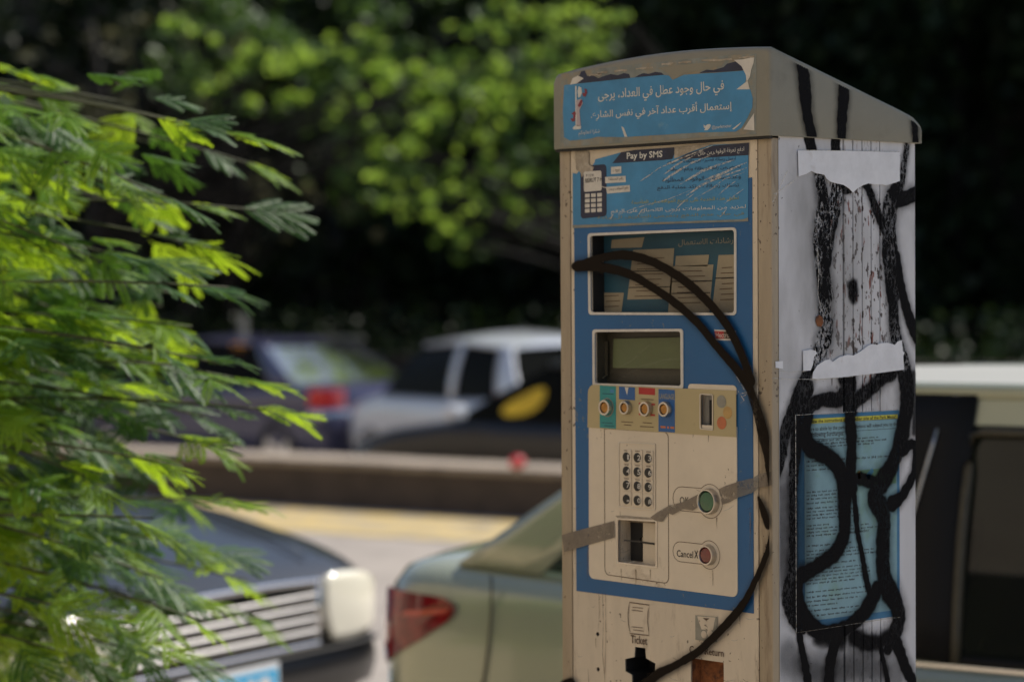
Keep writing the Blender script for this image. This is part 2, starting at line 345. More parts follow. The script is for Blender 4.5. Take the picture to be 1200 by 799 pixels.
def disc(c, r, n=24, side=False):
    u, z = (S if side else F)(*c); return [(u+r*math.cos(2*math.pi*k/n), z+r*math.sin(2*math.pi*k/n)) for k in range(n)]
def linepath(name, pts, wd, y, m, parent=KM, side=False, closed=False, convert=True, th=.0003):
    q = [Vector((S if side else F)(a, b, y) if convert else (a, b)) for a, b in pts]; n = len(q); A = []; B = []
    for i in range(n):
        p0 = q[i-1] if (i > 0 or closed) else q[0]; p2 = q[(i+1) % n] if (i < n-1 or closed) else q[-1]
        t = (p2-p0); t = t.normalized() if t.length > 0 else Vector((1, 0)); nn = Vector((-t.y, t.x))
        ww = wd[i] if isinstance(wd, (list, tuple)) else wd
        A.append(q[i]+nn*ww/2); B.append(q[i]-nn*ww/2)
    V = [((y, a.x, a.y) if side else (a.x, -y, a.y)) for a in A+B]; rngk = range(n if closed else n-1)
    Fc = [(i, (i+1) % n, n+(i+1) % n, n+i) for i in rngk]
    return build(name, V, Fc, m, parent, world=True)

# arabic shaping
AR = {}
def _ar(base, forms, dual): AR[base] = (forms, dual)
for ch, f, d in [('ا', 0xFE8D, 0), ('أ', 0xFE83, 0), ('إ', 0xFE87, 0), ('آ', 0xFE81, 0), ('ب', 0xFE8F, 1), ('ة', 0xFE93, 0), ('ت', 0xFE95, 1), ('ج', 0xFE9D, 1), ('ح', 0xFEA1, 1), ('خ', 0xFEA5, 1),
                 ('د', 0xFEA9, 0), ('ذ', 0xFEAB, 0), ('ر', 0xFEAD, 0), ('ز', 0xFEAF, 0), ('س', 0xFEB1, 1), ('ش', 0xFEB5, 1), ('ص', 0xFEB9, 1), ('ط', 0xFEC1, 1), ('ع', 0xFEC9, 1), ('ف', 0xFED1, 1),
                 ('ق', 0xFED5, 1), ('ك', 0xFED9, 1), ('ل', 0xFEDD, 1), ('م', 0xFEE1, 1), ('ن', 0xFEE5, 1), ('ه', 0xFEE9, 1), ('و', 0xFEED, 0), ('ى', 0xFEEF, 0), ('ي', 0xFEF1, 1)]: _ar(ch, f, d)
def arabic(s):
    out = []
    for w_ in s:
        out.append(w_)
    res = []; n = len(out)
    for i, c in enumerate(out):
        if c not in AR: res.append(c); continue
        f, d = AR[c]; prev = i > 0 and out[i-1] in AR and AR[out[i-1]][1]; nxt = i < n-1 and out[i+1] in AR and d
        res.append(chr(f+(3 if prev and nxt else 2 if nxt else 1 if prev else 0)))
    return ''.join(res[::-1])
TEXTS = []
def text(s, bl, br, h, y, m, parent, side=False, bold=0.0, ar=False, name='lettering'):
    """lettering fitted to a traced baseline box: bl, br bottom corners, h height"""
    f = S if side else F
    a = f(*bl, y); b = f(*br, y); c = f(bl[0], bl[1]-h, y); TEXTS.append((arabic(s) if ar else s, a, b, c[1]-a[1], y, m, parent, side, bold, name))
def flush_text():
    objs = []
    for t in TEXTS:
        cu = bpy.data.curves.new('t', 'FONT'); cu.body = t[0]; cu.resolution_u = 2; cu.offset = t[8]; o = bpy.data.objects.new('t', cu); COL.objects.link(o); objs.append(o)
    dg = bpy.context.evaluated_depsgraph_get()
    for o, (s, a, b, h, y, m, parent, side, bold, name) in zip(objs, TEXTS):
        me = bpy.data.meshes.new_from_object(o.evaluated_get(dg)); n = len(me.vertices)
        co = np.empty(n*3); me.vertices.foreach_get('co', co); co = co.reshape(-1, 3)
        mn = co.min(0); mx = co.max(0); u = (co[:, 0]-mn[0])/(mx[0]-mn[0]+1e-9); v = (co[:, 1]-mn[1])/(mx[1]-mn[1]+1e-9)
        U = a[0]+(b[0]-a[0])*u; Z = a[1]+(b[1]-a[1])*u+h*v
        Vw = np.stack([np.full(n, y), U, Z], 1) if side else np.stack([U, np.full(n, -y), Z], 1)
        Vw = Vw-np.array(KB)
        me.vertices.foreach_set('co', Vw.astype(np.float32).ravel()); me.materials.clear(); me.materials.append(m); me.update()
        q = bpy.data.objects.new(name, me); COL.objects.link(q); q.parent = parent
        cu = o.data; bpy.data.objects.remove(o); bpy.data.curves.remove(cu)

# body with fluted side
gpx = [988.3, 999.4, 1010.2, 1020.7, 1030.9]; gs = [S(x, 180)[0] for x in gpx]; gw = [.0022, .0013, .0013, .0013, .0013]; gd = [.008, .004, .004, .004, .004]
def groove(s):
    s = np.asarray(s); o = np.zeros_like(s)
    for c, w_, d_ in zip(gs, gw, gd): o = np.where(np.abs(s-c) < w_, -d_*np.clip((w_-np.abs(s-c))/(w_*.35), 0, 1), o)
    return o
ys = sorted(set([.014]+[c+k*w_ for c, w_ in zip(gs, gw) for k in (-1, -.65, .65, 1)]+list(np.linspace(.02, DEP-.006, 24))))
prof = [(0.0+float(groove(y)), y) for y in ys]+[(-.0018, DEP-.0018), (-.006, DEP)]
prof = prof+[(WID+.006, DEP), (WID, DEP-.006), (WID, .014)]
zs = list(np.linspace(.20, HB+.004, 60)); V = []; Fc = []; n = len(prof)
for z in zs: V += [(a, b, z) for a, b in prof]
for i in range(len(zs)-1):
    for k in range(n-1): Fc.append((i*n+k, i*n+(k+1) % n, (i+1)*n+(k+1) % n, (i+1)*n+k))
body = build('body', V, Fc, M['side'], KM, world=True)
att = body.data.attributes.new('wear', 'FLOAT', 'POINT')
wv = []
p0 = S(975, 230); p1 = S(1035, 400)
for x, y, z in V:
    a = max(0, 1-max(0, p0[0]-.0-y, y-p1[0])/.02); t = 1 if (z < HB-.03 and z > S(1000, 460)[1]) else .25
    wv.append(a*t if x > -.02 else 0)
att.data.foreach_set('value', wv)
# plinth
MB().box((WID-.02, -.02, .146), (.02, DEP+.02, .2), .006).obj('plinth', M['hood'], KM, world=True)
# front corner posts (tan), door with openings
zt = HB-.002
dl, dr = -.4103, -.0275
def post(x0, x1):
    o = MB().box((x0, 0.0, .2), (x1, .016, zt), .0025).obj('front_post', M['post'], KM, world=True); return smoothobj(o)
post(WID, dl-.001); post(dr+.001, -.0005)
win = [(692, 276.5), (861, 269.5), (861, 366.5), (693, 366)]
lcdq = [(697.5, 389), (798, 388.3), (798.5, 452), (697.8, 449)]
rdr = [(725.5, 608.5), (769.5, 611), (769.5, 663), (725.5, 658)]
coin = [(823, 462), (836.5, 463), (836.5, 503), (823, 501.5)]
plus = [(743.5, 757.5), (755.5, 759), (756.7, 771), (767.5, 777), (766.8, 792), (766, 806), (740.5, 806), (739.8, 790.5), (732.2, 786), (731.8, 771.8), (742.8, 769.5)]
cupq = [(809, 770.5), (847.5, 776), (848, 840), (809.3, 833)]
door_holes = [fr(win, .003), fr(lcdq, .003), fr(rdr, .002), fr(coin, .002), [F(a, b) for a, b in plus], fr(cupq, .002), disc((699.8, 742.7), .0034, 12), disc((700.3, 783.8), .0034, 12)]
dz = F(670, 177)[1]
door_out = [(dl+.0008, .21), (dr-.0008, .21), (dr-.0008, HB-.004), (dl+.0008, HB-.004)]
plate('door', [door_out]+door_holes, -.004, .003, M['cream'], convert=False)
# seam shadow gaps are real gaps with dark backing
MB().box((WID+.006, .0165, .2), (-.006, .019, zt)).obj('door_backing', M['dark'], KM, world=True) if False else None
def recess(name, loop, depth, m, back=None, y0=-.003):
    n = len(loop); V = [(a, -y0, b) for a, b in loop]+[(a, -y0+depth, b) for a, b in loop]
    # walls and back
    o = build(name, V, [(i, n+i, n+(i+1) % n, (i+1) % n) for i in range(n)]+[tuple(range(n, 2*n))], m, KM, world=True); return o
# instruction window
recess('window_recess', fr(win, .003), .030, M['dark'])
wb = plate('instruction_sheet', [[(704, 268), (880, 262), (880, 372), (704, 372)]], -.0285, .0005, M['paperteal'])
def sheetbox(q, parent): return plate('printed_box', [q], -.0278, .0003, M['paperbox'], parent)
for q in ([(717, 281), (755, 278), (752, 290), (716, 291)], [(742, 293), (790, 291), (786, 350), (735, 351)], [(792, 300), (831, 298.5), (829, 312), (791, 312)], [(787, 312), (836, 310), (831, 366), (783, 366)],
          [(842, 299), (872, 298), (870, 368), (834, 366)], [(706, 343), (731, 343), (728, 367), (703, 367)]): sheetbox(q, wb)
text('إرشادات الاستعمال', (795, 290), (862, 287), 9, -.0270, M['greyp'], wb, ar=True)
for (x0, x1, y0, n_) in ((744, 784, 303, 6), (792, 828, 318, 7), (842, 868, 314, 7), (707, 727, 347, 3), (742, 780, 341, 2)):
    for k in range(n_):
        yy = y0+k*6.2; x2 = x1-random.uniform(0, 12)
        if y0+k*6.2 > 364: break
        linepath('printed_line', [(x0+random.uniform(0, 4), yy), (x2, yy-.8)], .0011, -.0270, M['brownink'], wb)
for a, b in (((740, 318), (787, 317)), ((787, 330), (834, 329)), ((838, 326), (868, 325)), ((787, 344), (832, 343)), ((737, 337), (785, 336))): linepath('printed_rule', [a, b], .0013, -.0269, M['dark'], wb)
pane = plate('window_pane', [fr(win, .003)], -.006, .0, M['wglass'])
# lcd
recess('display_recess', fr(lcdq, .003), .022, M['lcdframe'])
lc = plate('display_screen', [fr([(719, 397), (800, 395), (800, 432), (718, 431)], .002, o=-.0195)], -.0205, .001, M['lcd'], convert=False)
plate('display_label', [[(705, 400), (712, 400), (712, 440), (705, 440)]], -.0205, .0008, M['lcdframe'])
plate('display_pane', [fr(lcdq, .003)], -.006, .0, M['wglass'])
for pts in ([(723, 446), (745, 433), (770, 427), (797, 418)], [(735, 432), (760, 427), (785, 420)], [(700, 449), (715, 436), (740, 423), (763, 402)]):
    linepath('scratch', pts, .0006, -.0055, alpha_mat('faint_scratch', (.4, .4, .3), .3, noise=.8, nscale=160, lo=.42, hi=.56))
# blue panel around the openings
blue_out = [F(*p) for p in ((672.6, 258), (881, 208), (883, 718.5), (675.5, 692))]
bluepanel = plate('blue_panel', [blue_out, fr(win, .003), fr(lcdq, .003), fr(rdr, .002), fr(coin, .002)], -.0009, .0009, M['blue'], convert=False)
def frame(name, outer, inner, r, y, th, m, parent=KM): return plate(name, [fr(outer, r), fr(inner, max(r-.001, .001))], y, th, m, parent, convert=False)
frame('window_trim', [(689.3, 273.6), (863.5, 266.4), (863.5, 369.5), (690.3, 368.8)], [(692, 276.5), (861, 269.5), (861, 366.5), (693, 366)], .006, 0, .0016, M['white'])
frame('display_trim', [(694.9, 386), (801, 385.2), (801.4, 456), (695.2, 453)], lcdq, .005, 0, .0016, M['white'])
# cream key plate
kp = [F(690.5, 498), F(864, 500)]
cream = [F(*p) for p in ((690.8, 498), (864, 509), (865, 694))]
base = [F(690.8, 495), F(864, 505)]
ko = fr([(690.8, 490), (864, 500), (865, 699.6), (690.9, 677)], [0, 0, .010, .010])
plate('key_plate', [ko, fr(rdr, .002)], 0, .0014, M['plate'], convert=False)
plate('plate_tab', [fr([(807, 449.5), (864, 451.5), (864, 462), (807, 460)], [.006, .008, 0, 0])], 0, .0012, M['plate'], convert=False)
st = plate('button_strip', [fr([(690.5, 450.3), (863.8, 457.6), (863.9, 512), (689.8, 500.6)], [.013, 0, 0, 0]), fr(coin, .002)], .0015, .0010, M['tan'], convert=False)
# printed bands on the strip
yb = .0027
def q4(x0, x1, ya, yb_, dy=.065): return [(x0, ya+(x0-700)*dy), (x1, ya+(x1-700)*dy), (x1, yb_+(x1-700)*dy), (x0, yb_+(x0-700)*dy)]
plate('teal_band', [q4(702.8, 721.8, 451.2, 500.8)], yb, .0001, M['teal'], st)
plate('blue_square', [q4(725.3, 744, 451, 466)], yb, .0001, M['bluep'], st)
plate('light_wedge', [[(732, 453.5), (736.5, 453.8), (734.8, 463)]], yb+.0002, .0001, M['white'], st)
plate('red_band', [q4(748.5, 767.5, 450.5, 458.5)], yb, .0001, M['redp'], st)
plate('red_rule', [q4(748.5, 767.5, 468.5, 470.5)], yb, .0001, M['redp'], st); plate('red_rule', [q4(748.5, 767.5, 481, 483)], yb, .0001, M['redp'], st)
plate('blue_band', [q4(771.7, 790.8, 451, 500.8)], yb, .0001, M['bluep'], st)
text('LANGUAGE', (773, 467.2), (790, 468.2), 6.5, yb+.0003, M['greyp'], st, bold=.02)
for x0, x1 in ((774, 780), (782, 784), (785.5, 790)): plate('orange_mark', [q4(x0, x1, 494, 496.5)], yb+.0002, .0001, M['orange'], st)
for (x0, x1, y) in ((706, 719, 461), (705, 718, 495), (708, 720, 498.5)): linepath('printed_line', [(x0, y), (x1, y+.8)], .0012, yb+.0003, M['paperteal'], st)
plate('teal_mark', [q4(715, 719.5, 455, 459)], yb+.0002, .0001, M['stk'], st)
for (x0, x1, y) in ((728, 742, 494), (731, 740, 497.5), (753, 764, 495), (750, 766, 499.5), (751, 766, 467.5)): linepath('printed_line', [(x0, y), (x1, y+.8)], .0011, yb+.0003, M['brownink'], st)
for c, r, m_ in (((847, 470.3), .0092, 'greyp'), ((854.2, 483.3), .0088, 'ochre'), ((847.4, 495.3), .0092, 'orange')): plate('coin_print', [disc(c, r)], yb+(.0003 if m_ != 'ochre' else .0001), .0001, M[m_], st, convert=False)
def lathe(name, c, prof, m, parent=KM, n=28, y=0.0, plane='F'):
    u, z = F(*c); V = []; Fc = []
    for r, h in prof: V += [(u+r*math.cos(2*math.pi*k/n), -(y+h), z+r*math.sin(2*math.pi*k/n)) for k in range(n)]
    for i in range(len(prof)-1):
        for k in range(n): Fc.append((i*n+k, (i+1)*n+k, (i+1)*n+(k+1) % n, i*n+(k+1) % n))
    Fc.append(tuple(range((len(prof)-1)*n, len(prof)*n))[::-1])
    o = build(name, V, Fc, m, parent, world=True); return smoothobj(o, 35)
def button(name, c, R1, R2, m, h=.007, y=.0026):
    b = empty(name, (0, 0, 0)); b.parent = KM
    o = lathe('bezel', c, [(R1, 0), (R1, h*.5), (R1*.93, h), (R2*1.12, h), (R2*1.02, h*.55), (R2*1.0, h*.5)], M['steel'], b, y=y)
    o = lathe('button_cap', c, [(R2, h*.3), (R2, h*.6), (R2*.93, h*.78), (R2*.3, h*.82)], m, b, y=y); return b
for c, r in (((713.3, 477.2), .0125), ((736.6, 477.4), .0105), ((760.3, 478.8), .0115), ((782.9, 479.2), .0115)): button('push_button', c, r, r*.62, M['brass'], .008)
plate('button_halo', [disc((713.2, 477.2), .0142), disc((713.2, 477.2), .0127)], yb+.0002, .0001, M['greyp'], st, convert=False)
button('ok_button', (833.3, 587), .0188, .0142, M['green'], .010, .0014)
button('cancel_button', (831.8, 649.8), .0150, .0108, M['red'], .009, .0014)
# coin slot
recess('coin_recess', fr(coin, .002), .012, M['steel'], y0=.0024)
plate('coin_slit', [[(831.3, 468.5), (833.6, 468.7), (833.6, 498), (831.3, 497.5)]], -.0093, .0005, M['black'])
frame('coin_slot_rim', [(821.8, 460.8), (837.7, 461.8), (837.7, 504.3), (821.8, 502.8)], coin, .003, .0026, .0012, M['steel'])
# card reader opening
recess('reader_recess', fr(rdr, .002), .030, M['cream'], y0=.0012)
plate('reader_throat', [[(735, 612), (752.5, 613), (752.5, 628), (750, 630), (750, 636), (752.5, 638), (752.5, 661), (735, 659)]], -.028, .004, M['dark'])
plate('reader_flap', [[(753.5, 612), (769, 613), (769, 662), (753.5, 660)]], -.022, .008, M['cream'])
linepath('reader_slit', [(731, 632.7), (752, 634.6)], .0022, -.0015, M['black']); linepath('reader_slit', [(752, 635), (767, 637)], .0028, -.013, M['black'])
frame('reader_rim', [(723.6, 606.5), (771.3, 609.2), (771.3, 665.2), (723.6, 660)], rdr, .002, .0014, .0012, M['steel'])
plate('chipped_paint', [[(721, 604), (732, 603.5), (745, 605), (760, 606), (772, 607), (772, 609), (755, 608), (738, 607.5), (724, 607)]], .0016, .0001, M['worn'])
# raised column plate outline
colq = fr([(709.2, 501.8), (784, 506.5), (784.5, 683.4), (709.7, 672.6)], [.002, .008, .009, .009])
linepath('engraved_line', colq, .0012, .0017, M['brownink'], closed=True, convert=False)
# keypad
kf = [(727, 518.8), (768.4, 520.6), (768.4, 596.6), (727, 592.6)]
frame('keypad_rim', [(725.7, 517.4), (769.3, 519.2), (769.3, 598), (725.7, 594)], kf, .003, .0014, .0014, M['steel'])
kpad = plate('keypad', [fr(kf, .002)], .0014, .0004, M['plate'], convert=False)
digits = '123456789*0#'
for r_ in range(4):
    for c_ in range(3):
        x = 736+c_*12.75; y = 535.2+r_*16.45+c_*(.75+r_*.22); i = r_*3+c_
        kc = plate('key', [fr([(x-5.2, y-9.3), (x+5.4, y-8.8), (x+5.4, y+7), (x-5.2, y+6.4)], .0015)], .0018, .0016, M['greyp' if 0 else 'plate'], convert=False)
        lathe('key_disc', (x, y), [(.0072, 0), (.0072, .0008), (.0066, .0012)], M['black'], kc, n=18, y=.0034)
        dw = .9 if digits[i] == '1' else 1.9
        text(digits[i], (x-dw, y+3.3), (x+dw, y+3.5), 6.2 if digits[i] != '*' else 3, .0049, M['white'], kc, bold=.015)
        if i not in (9, 10, 11): linepath('key_letters', [(x-4.4, y-7.6), (x+(1 if i else -1), y-7.2)], .0013, .0036, M['brownink'], kc)
# OK / Cancel outlines and words
def lozenge(cx, cy, rx, x0, h):
    r = rx; u, z = F(cx, cy); ul, zl = F(x0, cy+ (x0-cx)*.055); hh = h; pts = []
    a0 = math.asin(hh/r)
    for k in range(25):
        a = math.pi-a0-(2*math.pi-2*a0)*k/24; pts.append((u+r*math.cos(a), z+r*math.sin(a)))
    for k in range(9):
        a = -math.pi/2-math.pi*k/8; pts.append((ul+hh+hh*math.cos(a), z+hh*math.sin(a)))
    linepath('printed_outline', pts, .0009, .0017, M['brownink'], closed=True, convert=False)
lozenge(833, 587, .0245, 789.5, .0175); lozenge(832.3, 649.8, .0205, 789.5, .0145)
text('OK', (796.5, 590), (807.5, 590.8), 8.5, .0017, M['black'], KM, bold=.01)
text('Cancel', (793, 652), (812.3, 653.8), 8.2, .0017, M['black'], KM, bold=.012); text('X', (813.6, 653.6), (818.2, 654), 9, .0017, M['black'], KM, bold=.03)
# old tape
for nm, q, m_ in (('tape', [(658, 626.5), (676, 621.5), (719.5, 610), (720, 629.5), (690, 638), (676, 642), (661, 646.5)], 'tape'),
                  ('tape', [(762, 606), (770, 600), (784, 592), (800, 588), (821, 577.5), (823, 590), (812, 598), (800, 596), (788, 603), (783, 601), (776, 611), (768, 610)], 'tape'),
                  ('tape', [(842, 573), (850, 569), (864, 564.5), (864, 583), (855, 588), (846, 591)], 'tape'),
                  ('tape', [(864, 564), (882, 560), (882.5, 577), (864, 583)], 'tapeg'), ('tape', [(889.5, 555), (904, 552.5), (904.5, 568), (889.5, 571.5)], 'tape'),
                  ('tape', [(882.3, 559.8), (889.2, 555.2), (889.2, 571.3), (882.3, 577)], 'tapeg')):
    o = plate(nm, [q], .0031, .0002, M[m_]); o['label'] = 'dirty strip of old adhesive tape'
# lower prints
tk = [(737.6, 705.4), (760.8, 708.6), (759.3, 716), (758.6, 727), (759.8, 736), (760.3, 744.2), (738.3, 741.8), (736.4, 732), (735.9, 720), (736.6, 712)]
linepath('ticket_icon', tk, .0013, .0002, M['brownink'], closed=True)
for a, b in (((741, 711), (753.5, 712.3)), ((740.3, 714.2), (753, 716)), ((740.2, 733.8), (753, 735.3)), ((742, 737.5), (754.3, 739))): linepath('ticket_line', [a, b], .0009, .0002, M['brownink'])
text('Ticket', (739, 753), (758.4, 755.4), 9.5, .0003, M['brownink'], KM, bold=.01)
ci = plate('coin_icon', [[(814.7, 720.5), (840.5, 722.5), (840.3, 752), (814.9, 749.3)]], .0002, .0001, M['greyp'])
plate('coin_cup', [[(817, 721.5), (838.3, 723), (835.5, 738), (822, 737)]], .0005, .0001, M['cream'], ci); plate('coin_mark', [[(823.5, 723.5), (831.5, 724.2), (827.5, 727)]], .0008, .0001, M['brownink'], ci)
plate('coin_mark', [disc((825.3, 743), .0055, 14)], .0008, .0001, M['cream'], ci, convert=False); plate('coin_mark', [disc((832.2, 741.5), .0055, 14)], .0008, .0001, M['cream'], ci, convert=False)
text('Coin Return', (807.8, 764.3), (848, 769.3), 8.5, .0003, M['brownink'], KM, bold=.01)
recess('ticket_outlet', [F(a, b) for a, b in plus], .05, M['dark'], y0=-.002)
recess('coin_return', fr(cupq, .002), .02, M['rust'], y0=-.002)
for c in ((699.8, 742.7), (700.3, 783.8)): recess('screw_hole', disc(c, .0034, 12), .01, M['black'], y0=-.002)
for pts in ([(701.5, 694), (702.5, 715), (701, 738)], [(706, 694), (707, 730), (706, 765), (709, 799)], [(709.5, 694), (710, 740), (708.5, 799)], [(689, 783), (690, 799)]): linepath('rust_drip', pts, .0013, .0002, M['drip'])
for k in range(26):
    x = random.uniform(672, 884); y = random.uniform(560, 798); a_ = random.uniform(-.5, .5); l_ = random.uniform(3, 14)
    linepath('hairline_scratch', [(x, y), (x+l_*.5*math.cos(a_), y+l_*.5*math.sin(a_)+1), (x+l_*math.cos(a_), y+l_*math.sin(a_))], .0007, .0017 if y < 670 and x > 692 and x < 862 else .0011, M['scr'] if k % 2 else M['drip'])
for x, y, h_ in ((728, 666, 14), (745, 667, 20), (762, 667, 11), (840, 606, 13), (835, 668, 18), (830, 504, 14), (727, 599, 6), (867, 705, 30), (812, 504, 9), (698, 747, 12), (879, 600, 50), (689, 640, 40)):
    linepath('rust_drip', [(x, y), (x+random.uniform(-.5, .5), y+h_*.5), (x+random.uniform(-.7, .7), y+h_)], [.0026, .0018, .0006], .0018, M['drip'])
# hectronic badge
plate('badge', [[(837, 386), (862, 387.5), (862, 399), (838.5, 398.8)]], .0001, .0003, M['white'])
plate('badge_field', [[(837.2, 387.8), (848.3, 388.4), (848.6, 396.8), (838.4, 396.6)]], .0005, .0001, M['redp']); plate('badge_field', [[(848.3, 388.4), (861.8, 389), (861.8, 396.8), (848.6, 396.8)]], .0005, .0001, M['brownink'])
text('Hectronic', (838.8, 395.3), (861, 395.9), 6, .0008, M['white'], KM)
# film remnant of old wrapping near the painted fork
for q in ([(861, 440), (868, 450), (873, 460), (884, 458), (882, 466), (872, 470), (866, 462)], [(864, 462), (884, 470), (880, 476), (868, 474)]): plate('clear_wrap', [q], .0045, .0002, M['film'])
for pts in ([(862, 439), (868, 449), (872, 456), (874, 461)], [(869, 461), (878, 459), (885, 462)], [(871, 464), (879, 460), (887, 456)], [(879, 428), (881, 436), (876, 440)], [(865, 458), (872, 469), (868, 472)], [(888, 452), (888, 463)]): linepath('wrap_crease', pts, .0014, .0050, M['scr'])

# pay-by-SMS sticker
sms = plate('sms_sticker', [[(671.3, 266), (671, 203), (676, 204), (679, 199), (682, 206), (685, 212), (688, 204), (697, 190), (697.5, 187), (712, 183), (727, 179), (790, 174), (812, 171), (877, 168), (876.5, 258), (760, 262)]], .0002, .0003, M['stk'])
ys_ = .0007
plate('black_header', [[(717.5, 191.5), (728, 178.5), (744, 176), (766, 174.5), (790, 172.8), (791, 178), (788, 186.5), (776, 187.8), (750, 189.6)]], ys_, .0001, M['navy'], sms)
plate('black_header', [[(792, 187.2), (806, 180), (818, 176), (835, 171), (877.5, 167.5), (877, 182), (850, 183.5), (820, 185.5)]], ys_, .0001, M['navy'], sms)
plate('peeled_patch', [[(790.5, 173), (820, 170), (836, 169), (818, 175), (806, 179.5), (796, 184), (790, 186)]], ys_+.0001, .0002, M['worn'], sms)
plate('peeled_patch', [[(674, 178), (688, 177.5), (690, 179), (690, 193), (696, 196), (694, 201), (684, 204), (682, 208), (680, 202), (675, 199)]], ys_+.0001, .0002, M['worn'], sms)
plate('peeled_patch', [[(670.8, 264), (871, 257), (876.5, 255), (876.8, 259.5), (780, 262.5), (671, 267.5)]], ys_+.0001, .0002, M['stk2'], sms)
text('Pay by SMS', (734.5, 188.9), (776.3, 186.6), 9.8, ys_+.0002, M['ltxt'], sms, bold=.02)
text('ادفع تعرفة الوقوف من خلال', (818, 184.5), (872, 179.5), 7.5, ys_+.0002, M['ltxt'], sms, ar=True)
ph = plate('phone_icon', [fr([(680.5, 195), (711, 192.5), (711.3, 253.5), (681, 256.5)], .006)], ys_, .0001, M['navy'], sms, convert=False)
plate('phone_screen', [fr([(684.5, 201.5), (705.2, 200), (705.7, 223.3), (685, 225.2)], .003)], ys_+.0003, .0001, M['white'], ph, convert=False)
text('P 1234', (687, 207.5), (695.5, 206.8), 3, ys_+.0006, M['black'], ph); text('BEIRUT 7 H', (686, 214.5), (705.5, 212.5), 5, ys_+.0006, M['black'], ph, bold=.02)
linepath('torn_crease', [(694, 214), (706, 219), (713, 221)], .001, ys_+.0008, M['white'], ph)
for r_ in range(4):
    for c_ in range(3):
        x = 688.2+c_*7.15; y = 229.4+r_*5.9-c_*.45; plate('phone_key', [[(x-2.7, y-2), (x+2.7, y-2.3), (x+2.7, y+2), (x-2.7, y+2.3)]], ys_+.0003, .0001, M['white'], ph)
for q, s_, tb in (([(716, 196), (728, 195), (728, 203.2), (716, 204.2)], 'بيروت', ((718.5, 202.4), (726, 201.7), 4.5)), ([(709, 207.6), (733, 206.3), (733.3, 213.5), (709.3, 215)], 'رقم المنطقة', ((713, 213), (730.5, 211.8), 4.5)),
                  ([(710, 219.3), (738, 217), (738.3, 224.7), (711.5, 227)], 'رقم الموقف وعدد', ((713, 225), (736.5, 222.8), 5))):
    lb = plate('word_box', [q], ys_+.0002, .0001, M['white'], sms); text(s_, tb[0], tb[1], tb[2], ys_+.0005, M['black'], lb, ar=True)
for s_, x0, x1, yl, yr in (('ارسل رسالة قصيرة من هاتفك الى الرقم', 782, 862, 194, 189.5), ('تتضمن رقم المنطقة ورقم الموقف', 782, 868, 203, 199), ('وعدد ساعات الوقوف المطلوبة', 776, 868, 215, 210.5), ('تصلك رسالة تؤكد عملية الدفع', 770, 866, 224, 221)):
    text(s_, (x0, yl), (x1, yr), 6.2, ys_+.0002, M['navy'], sms, ar=True)
text('تطبق هذه الخدمة على جميع المواقف في العاصمة', (740, 241.5), (866, 236), 6.4, ys_+.0002, mat('yellow_letters', (.36, .36, .10), .6, var=.2, scale=80), sms, ar=True)
text('لمزيد من المعلومات يرجى الاتصال على الرقم', (716, 251.5), (874, 246), 6, ys_+.0002, M['ltxt'], sms, ar=True)
text('في حال عدم الدفع يتعرض السائق للغرامة', (700, 258.5), (872, 253.5), 5, ys_+.0002, mat('olive_letters', (.25, .25, .12), .6), sms, ar=True)
def c4(x, y): return (770+x/7.608, 160+y/7.608)
for pts, wd in (([(50, 400), (120, 350), (300, 240), (520, 150)], 2.3), ([(200, 430), (400, 310), (560, 250), (690, 210)], 2.6), ([(260, 530), (400, 430), (600, 350), (800, 280)], 2.4), ([(420, 390), (560, 340), (800, 230)], 2.8),
                ([(0, 290), (180, 210), (500, 80)], 1.6), ([(60, 340), (180, 250), (400, 130)], 1.8), ([(120, 690), (250, 570), (330, 510)], 1.0), ([(550, 520), (640, 440), (700, 400)], .9), ([(-150, 400), (-60, 340), (20, 280)], 1.0),
                ([(-420, 740), (-390, 690)], 1.6), ([(-180, 720), (-140, 660), (-100, 640)], 1.2), ([(600, 600), (700, 520), (770, 470)], .8), ([(330, 560), (430, 500), (560, 430)], .7), ([(480, 470), (600, 380), (780, 320)], .7), ([(560, 720), (620, 650)], .9), ([(-350, 700), (-200, 640), (100, 560), (300, 480)], .6)):
    q = [c4(*p) for p in pts]; q2 = []
    for i in range(len(q)-1):
        for k in range(6): t = k/6; q2.append((q[i][0]*(1-t)+q[i+1][0]*t+random.uniform(-.2, .2), q[i][1]*(1-t)+q[i+1][1]*t))
    q2.append(q[-1]); n_ = len(q2); linepath('scratch', q2, [wd*.0013*math.sin(math.pi*min(1, (i+.6)/(n_*.7)) if i < n_*.35 else math.pi*(.5+.5*(i-n_*.35)/(n_*.66)))+.0003 for i in range(n_)], ys_+.0009, M['scr'], sms)

